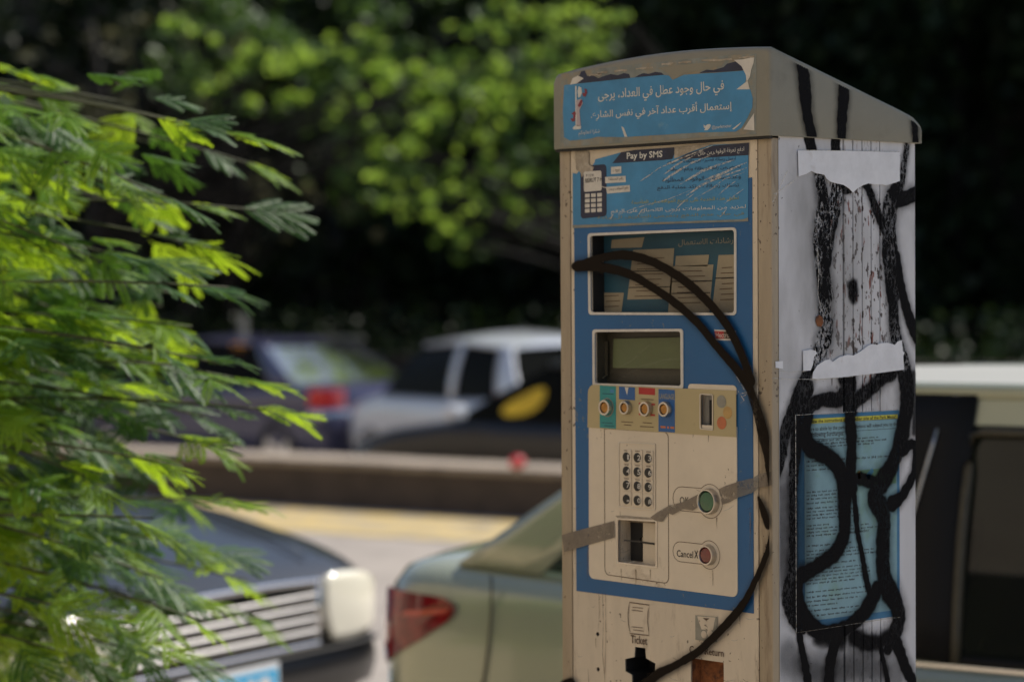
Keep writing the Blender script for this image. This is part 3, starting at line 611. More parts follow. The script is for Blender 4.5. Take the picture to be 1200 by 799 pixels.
# hood: lofted shell, straight-drawn sides, gently arched top
tl = F(655.5, 80)[1]+.000; tr = F(903, 54.5)[1]; tm = F(780, 61.5, .008)[1]
htop = (tr+tl)/2; hf = -.008
far_top = S(1079, 143, .004)[1]; m_top = S(1062, 130.5, .004)[1]
def ztop(y):
    pts = [(hf, tr-.006), (hf+.004, tr-.0015), (hf+.010, tr), (S(1062, 130.5, .004)[0], m_top), (S(1071, 135.5, .004)[0], S(1071, 135.5, .004)[1]), (DEP+.005, far_top-.002), (DEP+.008, far_top-.006)]
    return np.interp(y, [p[0] for p in pts], [p[1] for p in pts])
V = []; Fc = []
xl, xr = WID-.006, .0045
yy = [hf, hf+.0015, hf+.004, hf+.010, .06, .12, .18, .24, S(1062, 130.5, .004)[0], S(1071, 135.5, .004)[0], DEP+.005, DEP+.0075, DEP+.008]
def hsec(y):
    zt_ = float(ztop(y)); ins = {0: .004, 1: .0015, 2: .0005}.get(yy.index(y), 0); ins = .003 if y == yy[-1] else (.001 if y == yy[-2] else ins)
    a, b = xl+ins, xr-ins; q = [(b, HB), (b, HB+.006), (b, zt_-.008), (b-.0025, zt_-.003), (b-.007, zt_-.0005)]
    for k in range(1, 12):
        t = k/12; q.append((b-.007+(a-b+.018)*t, zt_+.010*math.sin(math.pi*t)-.0075*t))
    q += [(a+.010, zt_-.009), (a+.004, zt_-.013), (a, zt_-.020), (a, HB+.006), (a, HB)]; return q
secs = [hsec(y) for y in yy]; n = len(secs[0])
for y, s_ in zip(yy, secs): V += [(x, y, z) for x, z in s_]
for i in range(len(yy)-1):
    for k in range(n-1): Fc.append((i*n+k, (i+1)*n+k, (i+1)*n+k+1, i*n+k+1))
Fc.append(tuple(range(n))); Fc.append(tuple(range((len(yy)-1)*n, len(yy)*n))[::-1]); Fc += [(i*n, i*n+n-1, (i+1)*n+n-1, (i+1)*n) for i in range(len(yy)-1)]
hood = smoothobj(build('hood', V, Fc, M['hood'], KM, world=True), 50)
MB().box((WID-.002, hf+.002, HB-.004), (.001, .001, HB-.0005)).obj('hood_lip', M['dark'], KM, world=True)
# hood sticker
hy = .0082
def HP(name, loop, z, m, parent=KM):
    o = plate(name, [loop], hy+z, .0002, M[m] if isinstance(m, str) else m, parent); return o
def jag(pts, a=.8, n=5, open_=False):
    out = []
    for i in range(len(pts)-(1 if open_ else 0)):
        p, q = pts[i], pts[(i+1) % len(pts)]
        for k in range(n): t = k/n; out.append((p[0]+(q[0]-p[0])*t+random.uniform(-a, a)*.6, p[1]+(q[1]-p[1])*t+random.uniform(-a, a)))
    return out
hs = HP('hood_sticker', jag([(658, 87), (700, 81), (760, 74), (820, 68), (886, 63), (886.5, 100), (886, 157.5), (780, 164), (656.5, 172.5), (657, 120)], .35, 6), .0, 'stk2')
HP('sticker_face', [(661, 100), (700, 96), (740, 91.5), (776, 88), (784, 89), (788, 94), (795, 91), (802, 87.8), (840, 85.5), (872, 83), (875, 90), (873, 97), (863, 105), (879, 105), (882, 115), (881.5, 126), (876, 138), (869, 150), (862, 154.5), (820, 155.5), (780, 158), (728, 161), (700, 160.5), (690, 163), (668, 165), (661, 161), (659.5, 130)], .0003, 'stk', hs)
HP('torn_navy_edge', [(672, 98.5), (675, 90), (677, 93), (681, 84), (685, 83), (688, 89.5), (694, 88), (701, 92), (706, 90), (716, 87), (724, 88.5), (731, 86), (737, 87), (738.5, 91.5), (700, 96)], .0006, 'navy', hs)
HP('torn_navy_edge', [(744, 91), (748, 88.5), (754, 86), (760, 87), (768, 84.5), (775, 85.5), (778, 88)], .0006, 'navy', hs)
HP('torn_navy_edge', [(819, 86), (828, 82), (836, 82.5), (848, 79), (852, 75), (862, 72.5), (868, 77), (873, 82.6), (850, 84.3)], .0006, 'navy', hs)
for q in ([(876, 95), (863, 105), (878.5, 105)], [(883.5, 133), (871, 152), (884, 153)], [(860, 70.5), (870, 70), (884, 67), (883, 74), (880, 83), (879, 90), (875, 96), (874, 88), (869, 78)], [(866, 147), (860, 152), (858, 151.5), (869, 143)], [(728, 148), (731, 150), (735, 160.5), (732, 160.5)],
          [(671, 92), (677, 89), (684, 92), (676, 98), (668, 99.5)]): HP('torn_white_scrap', q, .0007, 'white', hs)
HP('worn_patch', [(783, 86), (788, 94), (794, 91.5), (802, 86.5), (815, 84), (845, 78), (850, 72), (800, 76), (770, 80)], .0005, M['hood'], hs)
for x0, x1, yv in ((775, 789, 73.8), (795, 810, 72), (822, 858, 69.4), (866, 884, 66), (700, 712, 84), (720, 735, 82), (745, 765, 79), (690, 705, 86.5)): HP('paper_fibre', jag([(x0, yv+1), (x1, yv-.5), (x1, yv+1.6), (x0, yv+3)], .7, 5), .0008, 'worn', hs)
text('في حال وجود عطل في العداد، يرجى', (701, 122.5), (848.5, 111.5), 16.5, hy+.0009, M['ltxt'], hs, ar=True, bold=.012)
text('إستعمال أقرب عداد آخر في نفس الشارع.', (692.5, 143), (858, 132.8), 15, hy+.0009, M['ltxt'], hs, ar=True, bold=.012)
text('شكرا لتعاونكم', (678, 160), (703, 157.8), 6.5, hy+.0009, M['ltxt'], hs, ar=True)
text('@parkmeter', (834, 152.6), (857.5, 150.4), 5.2, hy+.0009, M['ltxt'], hs)
HP('bird_mark', [(824.5, 146), (826.5, 148), (829, 146), (831.5, 145.6), (833, 147), (832, 150), (829, 152.8), (825, 153), (826.5, 151), (824.8, 149.5)], .0009, 'ltxt', hs)
# crossed repair tools print
HP('tool_print', [(674, 101), (675.5, 101), (676, 148), (674.5, 148)], .0008, 'ltxt', hs); HP('tool_print', [(678, 101.5), (681, 103), (682, 109), (680, 114), (677.5, 114.5), (676.8, 107)], .0009, 'ltxt', hs)
HP('tool_print', [(671, 150), (675, 146.5), (681, 148), (680.5, 151.5), (672, 152)], .0009, 'ltxt', hs); HP('tool_print', [(675, 118), (681, 116), (683, 121), (679, 129), (680.5, 148), (676, 148), (675.5, 131)], .0009, mat('pinkish_print', (.45, .38, .40), .6), hs)
for q in ([(684, 104), (687.5, 105), (688, 109), (686, 113.5), (683, 113), (682.5, 109), (685, 109.5), (685.6, 106.5)], [(680.5, 117), (682.5, 118), (681, 124), (678.5, 126), (677, 124)], [(673.5, 130.5), (675, 133), (674, 137), (673.5, 142), (670.5, 143), (668.5, 139), (671.5, 139), (672, 135), (669.5, 133.5)]): HP('wrench_print', q, .0011, mat('wrench_red', (.22, .03, .05), .5), hs)

# ---- side: poster, torn papers, spray
def SP(name, loop, z, m, parent=KM, th=.0002): return plate(name, [loop], z, th, M[m] if isinstance(m, str) else m, parent, side=True)
po = SP('side_poster', [(933.5, 487), (1054, 480.5), (1054.5, 721), (935, 738)], .0006, 'posterblue')
SP('poster_sheet', [(942.5, 497), (1051, 490), (1051.3, 714), (943.5, 728)], .0009, 'sidepaper', po)
SP('yellow_band', [(942, 491), (1052, 485.3), (1052, 490.5), (942.3, 497)], .0009, 'yellow', po)
SP('cover_edge', [(931.8, 486), (1055.3, 479.3), (1055.3, 480), (932.3, 486.8)], .0011, 'scr', po); SP('cover_edge', [(932, 486), (933, 486), (934, 741), (933, 741)], .0011, 'scr', po); SP('cover_edge', [(933, 740.2), (1055.6, 721.8), (1055.6, 722.6), (933, 741.2)], .0011, 'scr', po)
zp = .0012
text('Review the instructions on the other side of the Park Meter', (945, 496.2), (1050, 490), 4.3, zp, M['black'], po, side=True, bold=.015)
text('Failure to abide by the parking regulations will subject you to the', (943, 506.8), (1052, 500), 6, zp, M['black'], po, side=True, bold=.012)
text('following Surcharges:', (951, 513.5), (989, 511.5), 7, zp, M['black'], po, side=True, bold=.015); linepath('underline', [(951, 515), (989, 513)], .0008, zp, M['black'], po, side=True)
linepath('underline', [(945, 508.6), (1050, 501.6)], .0006, zp, M['black'], po, side=True)
text('Reminder', (995, 625.5), (1019, 622.5), 4, zp, M['black'], po, side=True)
SP('map_print', [(1005, 551), (1050, 547), (1050, 566), (1008, 569), (1000, 562)], .0011, mat('map_green', (.13, .27, .16), .5, var=.25, scale=40), po)
SP('map_mark', [(1005, 553), (1008, 551), (1009, 560), (1006, 561)], .0013, 'ochre', po); SP('map_mark', [(1014, 557), (1022, 548), (1024, 552), (1018, 562)], .0013, 'stk', po)
rows = [(517.5, .8), (521, .9), (524.5, .75), (541, .95), (546, .5), (551, .4), (577, .35), (581, .45), (585, .4), (590, .42), (596, .5), (600, .55), (604, .55), (608, .6), (616, .25), (620, .7), (624, .8), (628, .65), (640, .5), (646, .6), (650, .75), (654, .8), (662, .55), (668, .6), (672, .7), (676, .72), (680, .7), (684, .55), (694, .8), (700, .72), (705, .6), (710, .35), (716, .75), (722, .55)]
for y, fl in rows:
    x = 944.5; xe = 944.5+105*fl; sl_ = -.062-.00022*(y-500)
    seg = []
    while x < xe:
        wl = random.uniform(3, 9); seg.append((x, min(x+wl, xe))); x += wl+1.6
    V = []; Fc = []
    for x0, x1 in seg:
        hgt = random.uniform(.55, .8)
        pts = [(x0, y+(x0-944)*sl_), (x1, y+(x1-944)*sl_)]
        a = Vector(S(pts[0][0], pts[0][1])); b = Vector(S(pts[1][0], pts[1][1])); nl = max(1, int((x1-x0)/1.15)); bold_ = 1.25 if fl > .85 else 1
        for q_ in range(nl):
            pa = a.lerp(b, (q_+.08)/nl); pb = a.lerp(b, (q_+.08+random.uniform(.45, .8))/nl); k = len(V); t1 = .0009*bold_*random.choice((1, 1, 1, 1.7)); t0 = .0009*bold_*random.choice((1, 1, 1, 1, 1.7))
            V += [(zp, pa.x, pa.y-t0), (zp, pb.x, pb.y-t0), (zp, pb.x, pb.y+t1), (zp, pa.x, pa.y+t1)]; Fc.append((k, k+1, k+2, k+3))
    build('printed_line', V, Fc, M['black'], po, world=True)
paper1 = SP('torn_paper', jag([(935.3, 176.5), (985, 176.8), (1054.5, 178.5), (1054.6, 212), (1050, 214), (1038, 217.5), (1033, 216)], .15, 3, True)+[(1025, 216.5), (1018, 215), (1012, 217), (1005, 221), (999.5, 226), (995, 221), (989, 217), (980, 215), (973, 213), (969, 210), (966, 205), (956, 203), (951, 200.5), (945, 204), (936, 207)], .0018, 'paper', th=.0003)
paper2 = SP('torn_paper', [(952, 443.5), (953, 436), (958, 428), (967, 422), (972, 421), (976, 424), (983, 418.5), (993, 415.5), (1000, 416.5), (1008, 412), (1018, 404.5), (1022, 403), (1028, 404), (1031, 402), (1040, 401.5), (1049, 404), (1052, 400), (1057, 398.5), (1058, 411), (1060, 414), (1058.5, 417), (1059.5, 433), (1030, 437), (990, 441.5), (958, 444.2)], .0018, 'paper', th=.0003)
SP('torn_paper', [(941, 411), (950, 409.5), (956, 411), (957.5, 414), (954, 418), (952.5, 428), (950, 434), (941.5, 434.5)], .0018, 'paper', th=.0003)
SP('paper_square', [(908.7, 423.5), (917.5, 423), (917.8, 432), (909, 431)], .0008, 'paper')
SP('rust_chip', disc and [(956.5, 371), (960, 369), (964, 372), (965, 378), (962.5, 383), (958, 382), (956, 377)], .0012, 'rust')
for pts in ([(904.5, 443), (925, 444), (958, 444.5), (1000, 441)], [(908, 434), (925, 435.5), (945, 435)], [(940, 176), (1054, 178)]): linepath('paper_thread', pts, .0008, .0026, M['scr'], side=True)
for pts in ([(958, 290), (959.5, 318), (958.5, 345), (963, 365)], [(970, 360), (965, 371)], [(905.5, 237), (923, 200), (932, 211), (907, 228)]): linepath('flaked_edge', pts, .0012 if len(pts) < 4 else .0014, .0021, M['scr'], side=True)

def spray(name, strokes, side, m, res, lift, parent=KM, clip=None, zr=None):
    """sprayed paint: a thin skin over the surface, denser towards the middle of every stroke"""
    f = S if side else F; segs = []
    for st_ in strokes:
        soft, peak, fl, pts = st_; soft = soft*1.25 if side else soft; q = [(*f(x, y), r*1.27e-3*(1.15 if side else .90)*random.uniform(.93, 1.07)) for x, y, r in pts]
        if len(q) == 1: q = q*2
        if len(q) > 2:
            e_ = [q[0]]+q+[q[-1]]; q3 = []
            for i in range(1, len(e_)-2):
                for k in range(4):
                    t = k/4; q3.append(tuple(.5*(2*e_[i][j]+(e_[i+1][j]-e_[i-1][j])*t+(2*e_[i-1][j]-5*e_[i][j]+4*e_[i+1][j]-e_[i+2][j])*t*t+(3*e_[i][j]-e_[i-1][j]-3*e_[i+1][j]+e_[i+2][j])*t**3) for j in range(3)))
            q = q3+[q[-1]]
        for a, b in zip(q[:-1], q[1:]): segs.append((a, b, soft, peak, fl))
        if len(q) > 6:
            for a, b in zip(q[:-1:3], q[3::3]): segs.append(((a[0], a[1], a[2]*1.25+.002), (b[0], b[1], b[2]*1.25+.002), 1.1, .32 if side else .22, 0))
    us = [s_[k][0] for s_ in segs for k in (0, 1)]; vs = [s_[k][1] for s_ in segs for k in (0, 1)]
    lo, hi = clip if clip else (min(us)-.03, max(us)+.03)
    z0, z1 = zr if zr else (min(vs)-.03, max(vs)+.03)
    ul = np.arange(lo, hi+res, res)
    if side: ul = np.array(sorted(set(list(np.round(ul, 6))+[c+k*w_ for c, w_ in zip(gs, gw) for k in (-1, -.65, .65, 1)])))
    ul = ul[ul <= hi]; zl = np.arange(z0, z1+res, res); zl = zl[zl <= z1]
    U, Z = np.meshgrid(ul, zl); A = np.zeros_like(U); FL = np.zeros_like(U)
    wob = (.0005*np.sin(U*310+Z*170)+.0004*np.sin(Z*420-U*90))*(1 if side else .35)
    for (a, b, soft, peak, fl) in segs:
        dx, dz = b[0]-a[0], b[1]-a[1]; L2_ = dx*dx+dz*dz+1e-12; t = np.clip(((U-a[0])*dx+(Z-a[1])*dz)/L2_, 0, 1)
        rr = a[2]+(b[2]-a[2])*t; d = np.hypot(U-a[0]-dx*t, Z-a[1]-dz*t)+wob+(.0005*np.sin((a[0]+a[1])*900+t*2) if side else 0); e = rr*soft+.0006
        v = np.clip((rr+e*.5-d)/e, 0, 1); v = v*v*(3-2*v)*peak*(.35 if soft > 1.2 else 1)
        FL = np.where(v > A, fl, FL); A = 1-(1-A)*(1-v) if soft > 1.2 else np.maximum(A, v)
    if side: X = lift+groove(U); inpo = (U > S(932, 600)[0]) & (U < S(1056, 600)[0]) & (Z < S(990, 483)[1]) & (Z > S(990, 732)[1]); X = np.where(inpo, .0015, X)
    idx = np.arange(U.size).reshape(U.shape); keep = (np.maximum.reduce([A[:-1, :-1], A[1:, :-1], A[:-1, 1:], A[1:, 1:]]) > .01)
    q = np.stack([idx[:-1, :-1][keep], idx[:-1, 1:][keep], idx[1:, 1:][keep], idx[1:, :-1][keep]], 1)
    used = np.unique(q); rm = np.full(U.size, -1); rm[used] = np.arange(len(used)); q = rm[q]
    Vv = np.stack([X.ravel(), U.ravel(), Z.ravel()], 1) if side else np.stack([U.ravel(), np.full(U.size, -lift), Z.ravel()], 1)
    o = bigmesh(name, Vv[used]-np.array(KB), q, m, parent)
    for nm, arr in (('spray', A), ('flake', FL)):
        at_ = o.data.attributes.new(nm, 'FLOAT', 'POINT'); at_.data.foreach_set('value', arr.ravel()[used].astype(np.float32))
    return o
hoodst = [(.25, 1, .1, [(933, 62, 7), (939, 90, 8), (941, 115, 7.5), (943, 135, 7), (948, 158, 7)]), (.25, 1, .1, [(981, 86, 6.5), (986, 106, 7.5), (984, 132, 7), (983, 162, 6.5)]), (.25, 1, .1, [(1066, 130, 4), (1069, 149, 4.5), (1070, 168, 4.5)])]
sidest = [
 (.3, 1, .1, [(947, 158, 6.5), (952, 180, 6.5)]), (.3, 1, .1, [(979, 158, 6), (979, 178, 6.5)]),
 (.35, 1, .9, [(958, 205, 5), (961, 214, 7), (965, 235, 8), (962, 257, 8), (960, 282, 9), (963, 310, 10), (967, 340, 10), (966, 365, 8), (969, 384, 9), (964, 402, 10), (957, 420, 7)]),
 (.35, 1, .9, [(984, 214, 10), (980, 231, 10), (975, 254, 10), (969, 282, 10), (967, 306, 9)]), (.4, 1, .3, [(984, 218, 7), (991, 222, 5), (997, 222, 3)]),
 (.3, 1, .6, [(1063, 170, 4), (1061, 182, 3.5), (1058, 200, 4.5), (1054, 215, 8), (1044, 238, 11), (1042, 263, 10), (1042.5, 291, 11), (1044, 320, 11), (1046, 346, 9), (1047, 365, 8), (1048, 384, 8.5), (1052, 405, 9), (1060, 428, 9)]),
 (.3, 1, .2, [(1012, 216, 3), (1018, 222, 5), (1024, 238, 5), (1031, 256, 6), (1038, 268, 7)]), (.35, 1, .1, [(1044, 236, 8), (1059, 233, 7), (1075, 226, 8)]),
 (.3, .97, .05, [(1050, 300, 6), (1056, 337, 6.5), (1063, 365, 6.5), (1070, 384, 7), (1077, 398, 8)]),
 (.9, .9, .2, [(999, 335, 6), (1000, 347, 7)]),
 (.45, 1, .25, [(950, 428, 6), (945, 440, 7), (936, 458, 6.5), (928, 481, 7), (920, 505, 8), (915, 531, 8), (911, 552, 6), (908, 570, 4), (907, 605, 4.5), (906, 633, 4)]),
 (.5, 1, .25, [(949, 452, 6), (946, 464, 7), (939, 480, 9), (934, 497, 9), (932, 531, 7), (930, 549, 6), (929, 586, 5), (929, 624, 5), (928, 669, 6), (925, 687, 9), (925, 702, 10), (931, 721, 10), (940, 735, 7)]),
 (.6, 1, .2, [(945, 484, 8), (950, 475, 7), (965, 468, 7), (984, 468, 8), (994, 456, 10), (996, 479, 10)]), (.6, .95, .3, [(996, 440, 9), (986, 440, 6), (996, 460, 10)]), (.6, .9, .3, [(1000, 470, 9), (1012, 462, 8), (1024, 452, 8), (1034, 442, 8), (1046, 436, 9)]),
 (.55, 1, .05, [(945, 484, 10), (942, 505, 9), (949, 524, 9), (966, 533, 9), (981, 546, 9), (988, 564, 11), (989, 586, 10), (989, 609, 9), (988, 627, 9), (979, 646, 9), (966, 657, 8), (951, 667, 8), (938, 674, 8)]),
 (.55, 1, .05, [(934, 676, 8), (933, 697, 9), (937, 715, 10), (948, 730, 9), (963, 741, 8), (984, 738, 8), (999, 730, 8), (1010, 719, 9), (1019, 706, 10), (1027, 690, 9)]),
 (.5, 1, .05, [(996, 447, 9), (995, 484, 8), (997, 512, 7.5), (997, 531, 7.5), (996, 550, 8), (997, 573, 8)]),
 (.18, 1, 0, [(1000, 575, 3.2), (1003, 614, 3.5), (1008, 643, 3.5), (1013, 671, 3.5), (1019, 697, 4)]),
 (.5, 1, .15, [(1057, 428, 10), (1062, 447, 11), (1063, 475, 10.5), (1059, 494, 11), (1056, 512, 11), (1050, 531, 10), (1042, 550, 10), (1031, 567, 12), (1022, 585, 9), (1031, 594, 12), (1035, 609, 10), (1034, 633, 10), (1034, 661, 10), (1036, 680, 11), (1041, 692, 12), (1049, 706, 11), (1053, 724, 10), (1048, 743, 10), (1040, 760, 7)]),
 (.6, .95, .1, [(1005, 560, 7), (1016, 563, 7), (1028, 568, 9)]), (.35, 1, .05, [(1058, 526, 8), (1066, 521, 6), (1072, 523, 5), (1073, 536, 5), (1071, 554, 5.2), (1063, 571, 5.5), (1054, 584, 6), (1044, 590, 8)]),
 (.9, .8, .1, [(1000, 745, 9), (1015, 752, 9), (1030, 752, 8), (1042, 745, 9)]), (.9, .7, 0, [(960, 745, 10), (985, 748, 10)]), (.9, .6, 0, [(1070, 440, 6), (1073, 480, 6), (1072, 505, 6)]),
 (.25, 1, 0, [(936, 738, 4), (940, 762, 4), (947, 800, 5)]), (.35, 1, .05, [(982, 742, 9), (978, 755, 8), (973, 775, 7), (971, 803, 7)]), (.3, 1, 0, [(1032, 755, 3), (1034, 769, 3), (1041, 803, 3.5)]), (.4, 1, .05, [(1046, 745, 9), (1054, 762, 8), (1062, 784, 7), (1073, 803, 6)]),
 (1.2, .55, 0, [(920, 560, 10), (918, 620, 12), (918, 680, 13)]), (1.2, .45, 0, [(935, 500, 16), (936, 600, 14), (936, 690, 14)]), (1.2, .5, 0, [(925, 770, 14), (960, 790, 16), (1010, 780, 18), (1050, 790, 12)])]
spray('spray_paint', sidest, True, M['spray'], .0012, .0004, clip=(.0145, DEP-.002))['label'] = 'black spray paint scrawl with soft edges'
import bmesh
for st_ in hoodst:
    o = spray('spray_paint', [st_], True, M['spray'], .0012, .0051, clip=(.002, DEP+.004), zr=(HB+.001, HB+.2)); o['label'] = 'black sprayed stripe down the hood side'
    me = o.data; bm = bmesh.new(); bm.from_mesh(me); bmesh.ops.delete(bm, geom=[v for v in bm.verts if v.co.z+KB.z > float(ztop(v.co.y+KB.y))-.009], context='VERTS')
    for v in bm.verts: v.co.x = .0051-KB.x
    bm.to_mesh(me); bm.free()
frontst = [(.5, 1, .0, [(676, 312, 5), (680, 312, 7.5), (687, 311, 6.5)]),
 (.22, 1, .0, [(680, 312, 6), (702, 304, 5.5), (720, 300, 5.5), (737, 299, 5.8), (760, 304, 6), (781, 313.5, 6), (808, 331, 6), (834, 355, 6), (855, 381, 6), (871, 413, 6), (884, 447, 6)]),
 (.22, 1, .0, [(680, 312, 6), (713, 314, 6.5), (742, 322, 5.5), (768, 337, 5.5), (795, 355.5, 5.5), (821, 379, 5.5), (844, 407, 5.5), (865, 431, 6), (880, 452, 7)]),
 (.25, 1, .1, [(876, 440, 7), (882, 456, 6.5), (888, 474, 6.5), (893, 490, 7.5), (898, 511, 8.5), (902, 529, 6.5), (906, 556, 5)]), (.2, 1, 0, [(903, 545, 5), (907, 570, 4), (908, 600, 4), (907.5, 622, 4), (903, 644, 4), (894, 667, 4.2), (888, 680, 4.6), (877, 702, 5), (865, 718.5, 5.4), (850, 735, 5.6), (835, 750, 5.6), (820, 763.5, 5.4), (805, 772.5, 5.2)]),
 (.7, 1, 0, [(805, 772.5, 5), (790, 781, 5), (775, 788, 6), (763, 798, 7), (755, 806, 8)]), (.6, 1, 0, [(892, 583, 2), (897, 597, 5.5), (903, 615, 5)]), (.7, 1, 0, [(672, 800, 8), (664, 803, 8)])]
spray('spray_paint', frontst, False, M['spraybrown'], .0012, .0055, clip=(WID+.001, -.001))['label'] = 'brown-black sprayed loop across the front'

# ------------------------------------------------------------------ cars
M['gold'] = mat('champagne_paint', (.38, .405, .30), .25, .25, var=.03, scale=3, coat=1)
M['roofcream'] = mat('sunlit_roof_paint', (.44, .435, .40), .4, .2, var=.05, scale=3)  # sun on the roof put into a paler paint than the body
M['blackpaint'] = mat('dusty_black_paint', (.012, .0115, .012), .30, .0, var=.15, scale=5, coat=.25)
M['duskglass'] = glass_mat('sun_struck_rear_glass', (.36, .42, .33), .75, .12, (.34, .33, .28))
M['purplepaint'] = mat('aubergine_paint', (.06, .06, .12), .3, .3, var=.1, scale=3, coat=.8)
M['silverpaint'] = mat('silver_paint', (.62, .65, .71), .3, .15, var=.04, scale=3, coat=.8)
M['carglass'] = glass_mat('car_glass', (.24, .26, .25), .5, .02)
M['darkglass'] = glass_mat('dark_car_glass', (.10, .10, .10), .8, .02, (.012, .013, .012), 1.045)
M['haze_glass'] = glass_mat('dusty_rear_glass', (.36, .42, .33), .55, .12, (.17, .18, .13))
M['chrome'] = mat('chrome', (.72, .72, .72), .12, 1)
M['trim'] = mat('black_trim', (.010, .010, .011), .6, spec=.2)
M['slat'] = mat('satin_chrome', (.62, .60, .58), .28, .9, var=.1, scale=20)
M['rubber'] = mat('rubber', (.018, .018, .018), .8)
M['lamp_w'] = mat('clear_lamp', (.84, .80, .66), .12, 0, spec=.8, coat=.6)
M['lamp_rd'] = mat('deep_red_lamp', (.20, .006, .010), .08, spec=.8, coat=.35, var=.5, scale=30)
M['lamp_rb'] = mat('sunlit_red_lamp', (.75, .03, .03), .12, spec=.8, coat=.9)
M['lamp_r'] = mat('red_lamp', (.33, .012, .014), .12, spec=.8, coat=.9)
M['lamp_r2'] = mat('red_lamp_light', (.60, .06, .03), .12, spec=.8, coat=.9)
M['plate_b'] = mat('plate_blue', (.02, .42, .75), .4); M['plate_w'] = mat('plate_white', (.7, .72, .74), .4)
M['seat'] = mat('seat_cloth', (.035, .035, .035), .9); M['amber'] = mat('amber_lamp', (.7, .25, .02), .2)

def car(name, label, front, heading, L, hw, z0, prof, gh, paint, cat='car', nf=3.0, nr=3.0, rf=.75, rr=.6, roofmat=None, glass='darkglass', group=None):
    """prof: (x, top) profile of the lower body; gh: greenhouse stations. origin = middle of the rear bumper on the road"""
    g = empty(name, front, heading, label=label, cat=cat, group=group)
    px_ = [p[0] for p in prof]; pz_ = [p[1] for p in prof]
    def top(x): return float(np.interp(x, px_, pz_))
    def wid(x):
        w_ = 1.0
        if x > L-rf: w_ = max(0, 1-((x-(L-rf))/rf)**nf)**(1/nf)
        if x < rr: w_ = min(w_, max(0, 1-((rr-x)/rr)**nr)**(1/nr))
        return w_*hw
    def xf(y, s=1.0): return L-rf+rf*max(0, 1-(min(abs(y)/(hw*s), 1))**nf)**(1/nf)
    def xr_(y, s=1.0): return rr-rr*max(0, 1-(min(abs(y)/(hw*s), 1))**nr)**(1/nr)
    tt = np.linspace(0, 1, 15)
    xs = list(rr-rr*np.cos((1-tt)*math.pi/2)**(2/nr))[::-1]
    xs = sorted(set([round(v, 4) for v in rr*(1-np.cos(np.linspace(0, math.pi/2, 14))[::1])]+[round(v, 4) for v in np.linspace(rr, L-rf, 22)]+[round(L-rf+rf*math.sin(v), 4) for v in np.linspace(0, math.pi/2, 16)]))
    sec = []
    for x in xs:
        w_ = max(wid(x), .002); zt_ = top(x); sh = zt_-.035-.02*(w_/hw); b = z0
        half = [(0, zt_+.012), (.4*w_, zt_+.008), (.75*w_, zt_-.006), (.9*w_, zt_-.018), (.965*w_, sh), (.99*w_, sh-.05), (1.0*w_, sh-.16), (1.0*w_, b+.33), (.99*w_, b+.25), (.96*w_, b+.15), (.9*w_, b+.02), (0, b)]
        sec.append([(x, -y, z) for y, z in half]+[(x, y, z) for y, z in half[::-1]][1:-1])
    n = len(sec[0]); V = [p for s_ in sec for p in s_]; Fc = []
    for i in range(len(sec)-1):
        for k in range(n): Fc.append((i*n+k, i*n+(k+1) % n, (i+1)*n+(k+1) % n, (i+1)*n+k))
    Fc += [tuple(range(n))[::-1], tuple(range((len(sec)-1)*n, len(sec)*n))]
    smoothobj(build('body', V, Fc, paint, g), 38)
    # greenhouse: stations (x_bottom, x_top, z_top, y_top) along each side
    def side_pt(i, v, s):
        xb, xt, zt_, yt = gh['st'][i]; zb = top(xb)-.02; yb_ = gh.get('yb', .90)*hw
        bul = .025*math.sin(math.pi*v)
        return Vector((xb+(xt-xb)*v, s*(yb_+(yt-yb_)*v+bul), zb+(zt_-zb)*v))
    ns = len(gh['st'])
    for s in (-1, 1):
        for i in range(ns-1):
            kind = gh['kinds'][i]
            a = lambda u, v, i=i: side_pt(i, v, s)*(1-u)+side_pt(i+1, v, s)*u
            if kind == 'g':
                bd = gh.get('band', .95); mb = MB().patch(lambda u, v: a(u, .02+v*(bd-.02)), 6, 5); o = mb.obj('side_window', M[glass], g, smooth=True)
            else:
                off = Vector((0, s*.008, 0)); m_ = M['trim'] if kind == 't' else paint
                mb = MB().patch(lambda u, v: a(u, v)+off, 4, 6); o = mb.obj('pillar', m_, g, smooth=True)
                sm = o.modifiers.new('s', 'SOLIDIFY'); sm.thickness = .02; sm.offset = 0
        if 'band' in gh:
            for i in range(ns-1):
                if gh['kinds'][i] != 'p':
                    a = lambda u, v, i=i: side_pt(i, v, s)*(1-u)+side_pt(i+1, v, s)*u
                    MB().patch(lambda u, v: a(u, gh['band']+(1-gh['band'])*v)+Vector((0, s*(.010-.004*v), 0)), 6, 4).obj('door_frame', paint, g, smooth=True)
        # rail above the windows
        mb = MB().tube([side_pt(i, 1, s) for i in range(ns)], .022, 8); mb.obj('roof_rail', paint, g, smooth=True)
        mb = MB().tube([side_pt(i, 0, s)+Vector((0, s*.004, .008)) for i in range(gh.get('seal', 0), ns)], .012, 6); mb.obj('window_seal', M['trim'], g, smooth=True)
    def cross(i, v, u, bul): p = side_pt(i, v, -1); q = side_pt(i, v, 1); r_ = p*(1-u)+q*u; return r_, bul*math.sin(math.pi*u)
    def rear(u, v):
        r_, b_ = cross(0, v, u, .10); return r_+Vector((-b_, 0, 0))
    def frontg(u, v):
        r_, b_ = cross(ns-1, v, u, .14); return r_+Vector((b_, 0, 0))
    MB().patch(rear, 10, 5).obj('rear_window', M[gh.get('rg', glass)], g, smooth=True)
    MB().patch(frontg, 10, 5).obj('windscreen', M[glass], g, smooth=True)
    xt = [st_[1] for st_ in gh['st']]
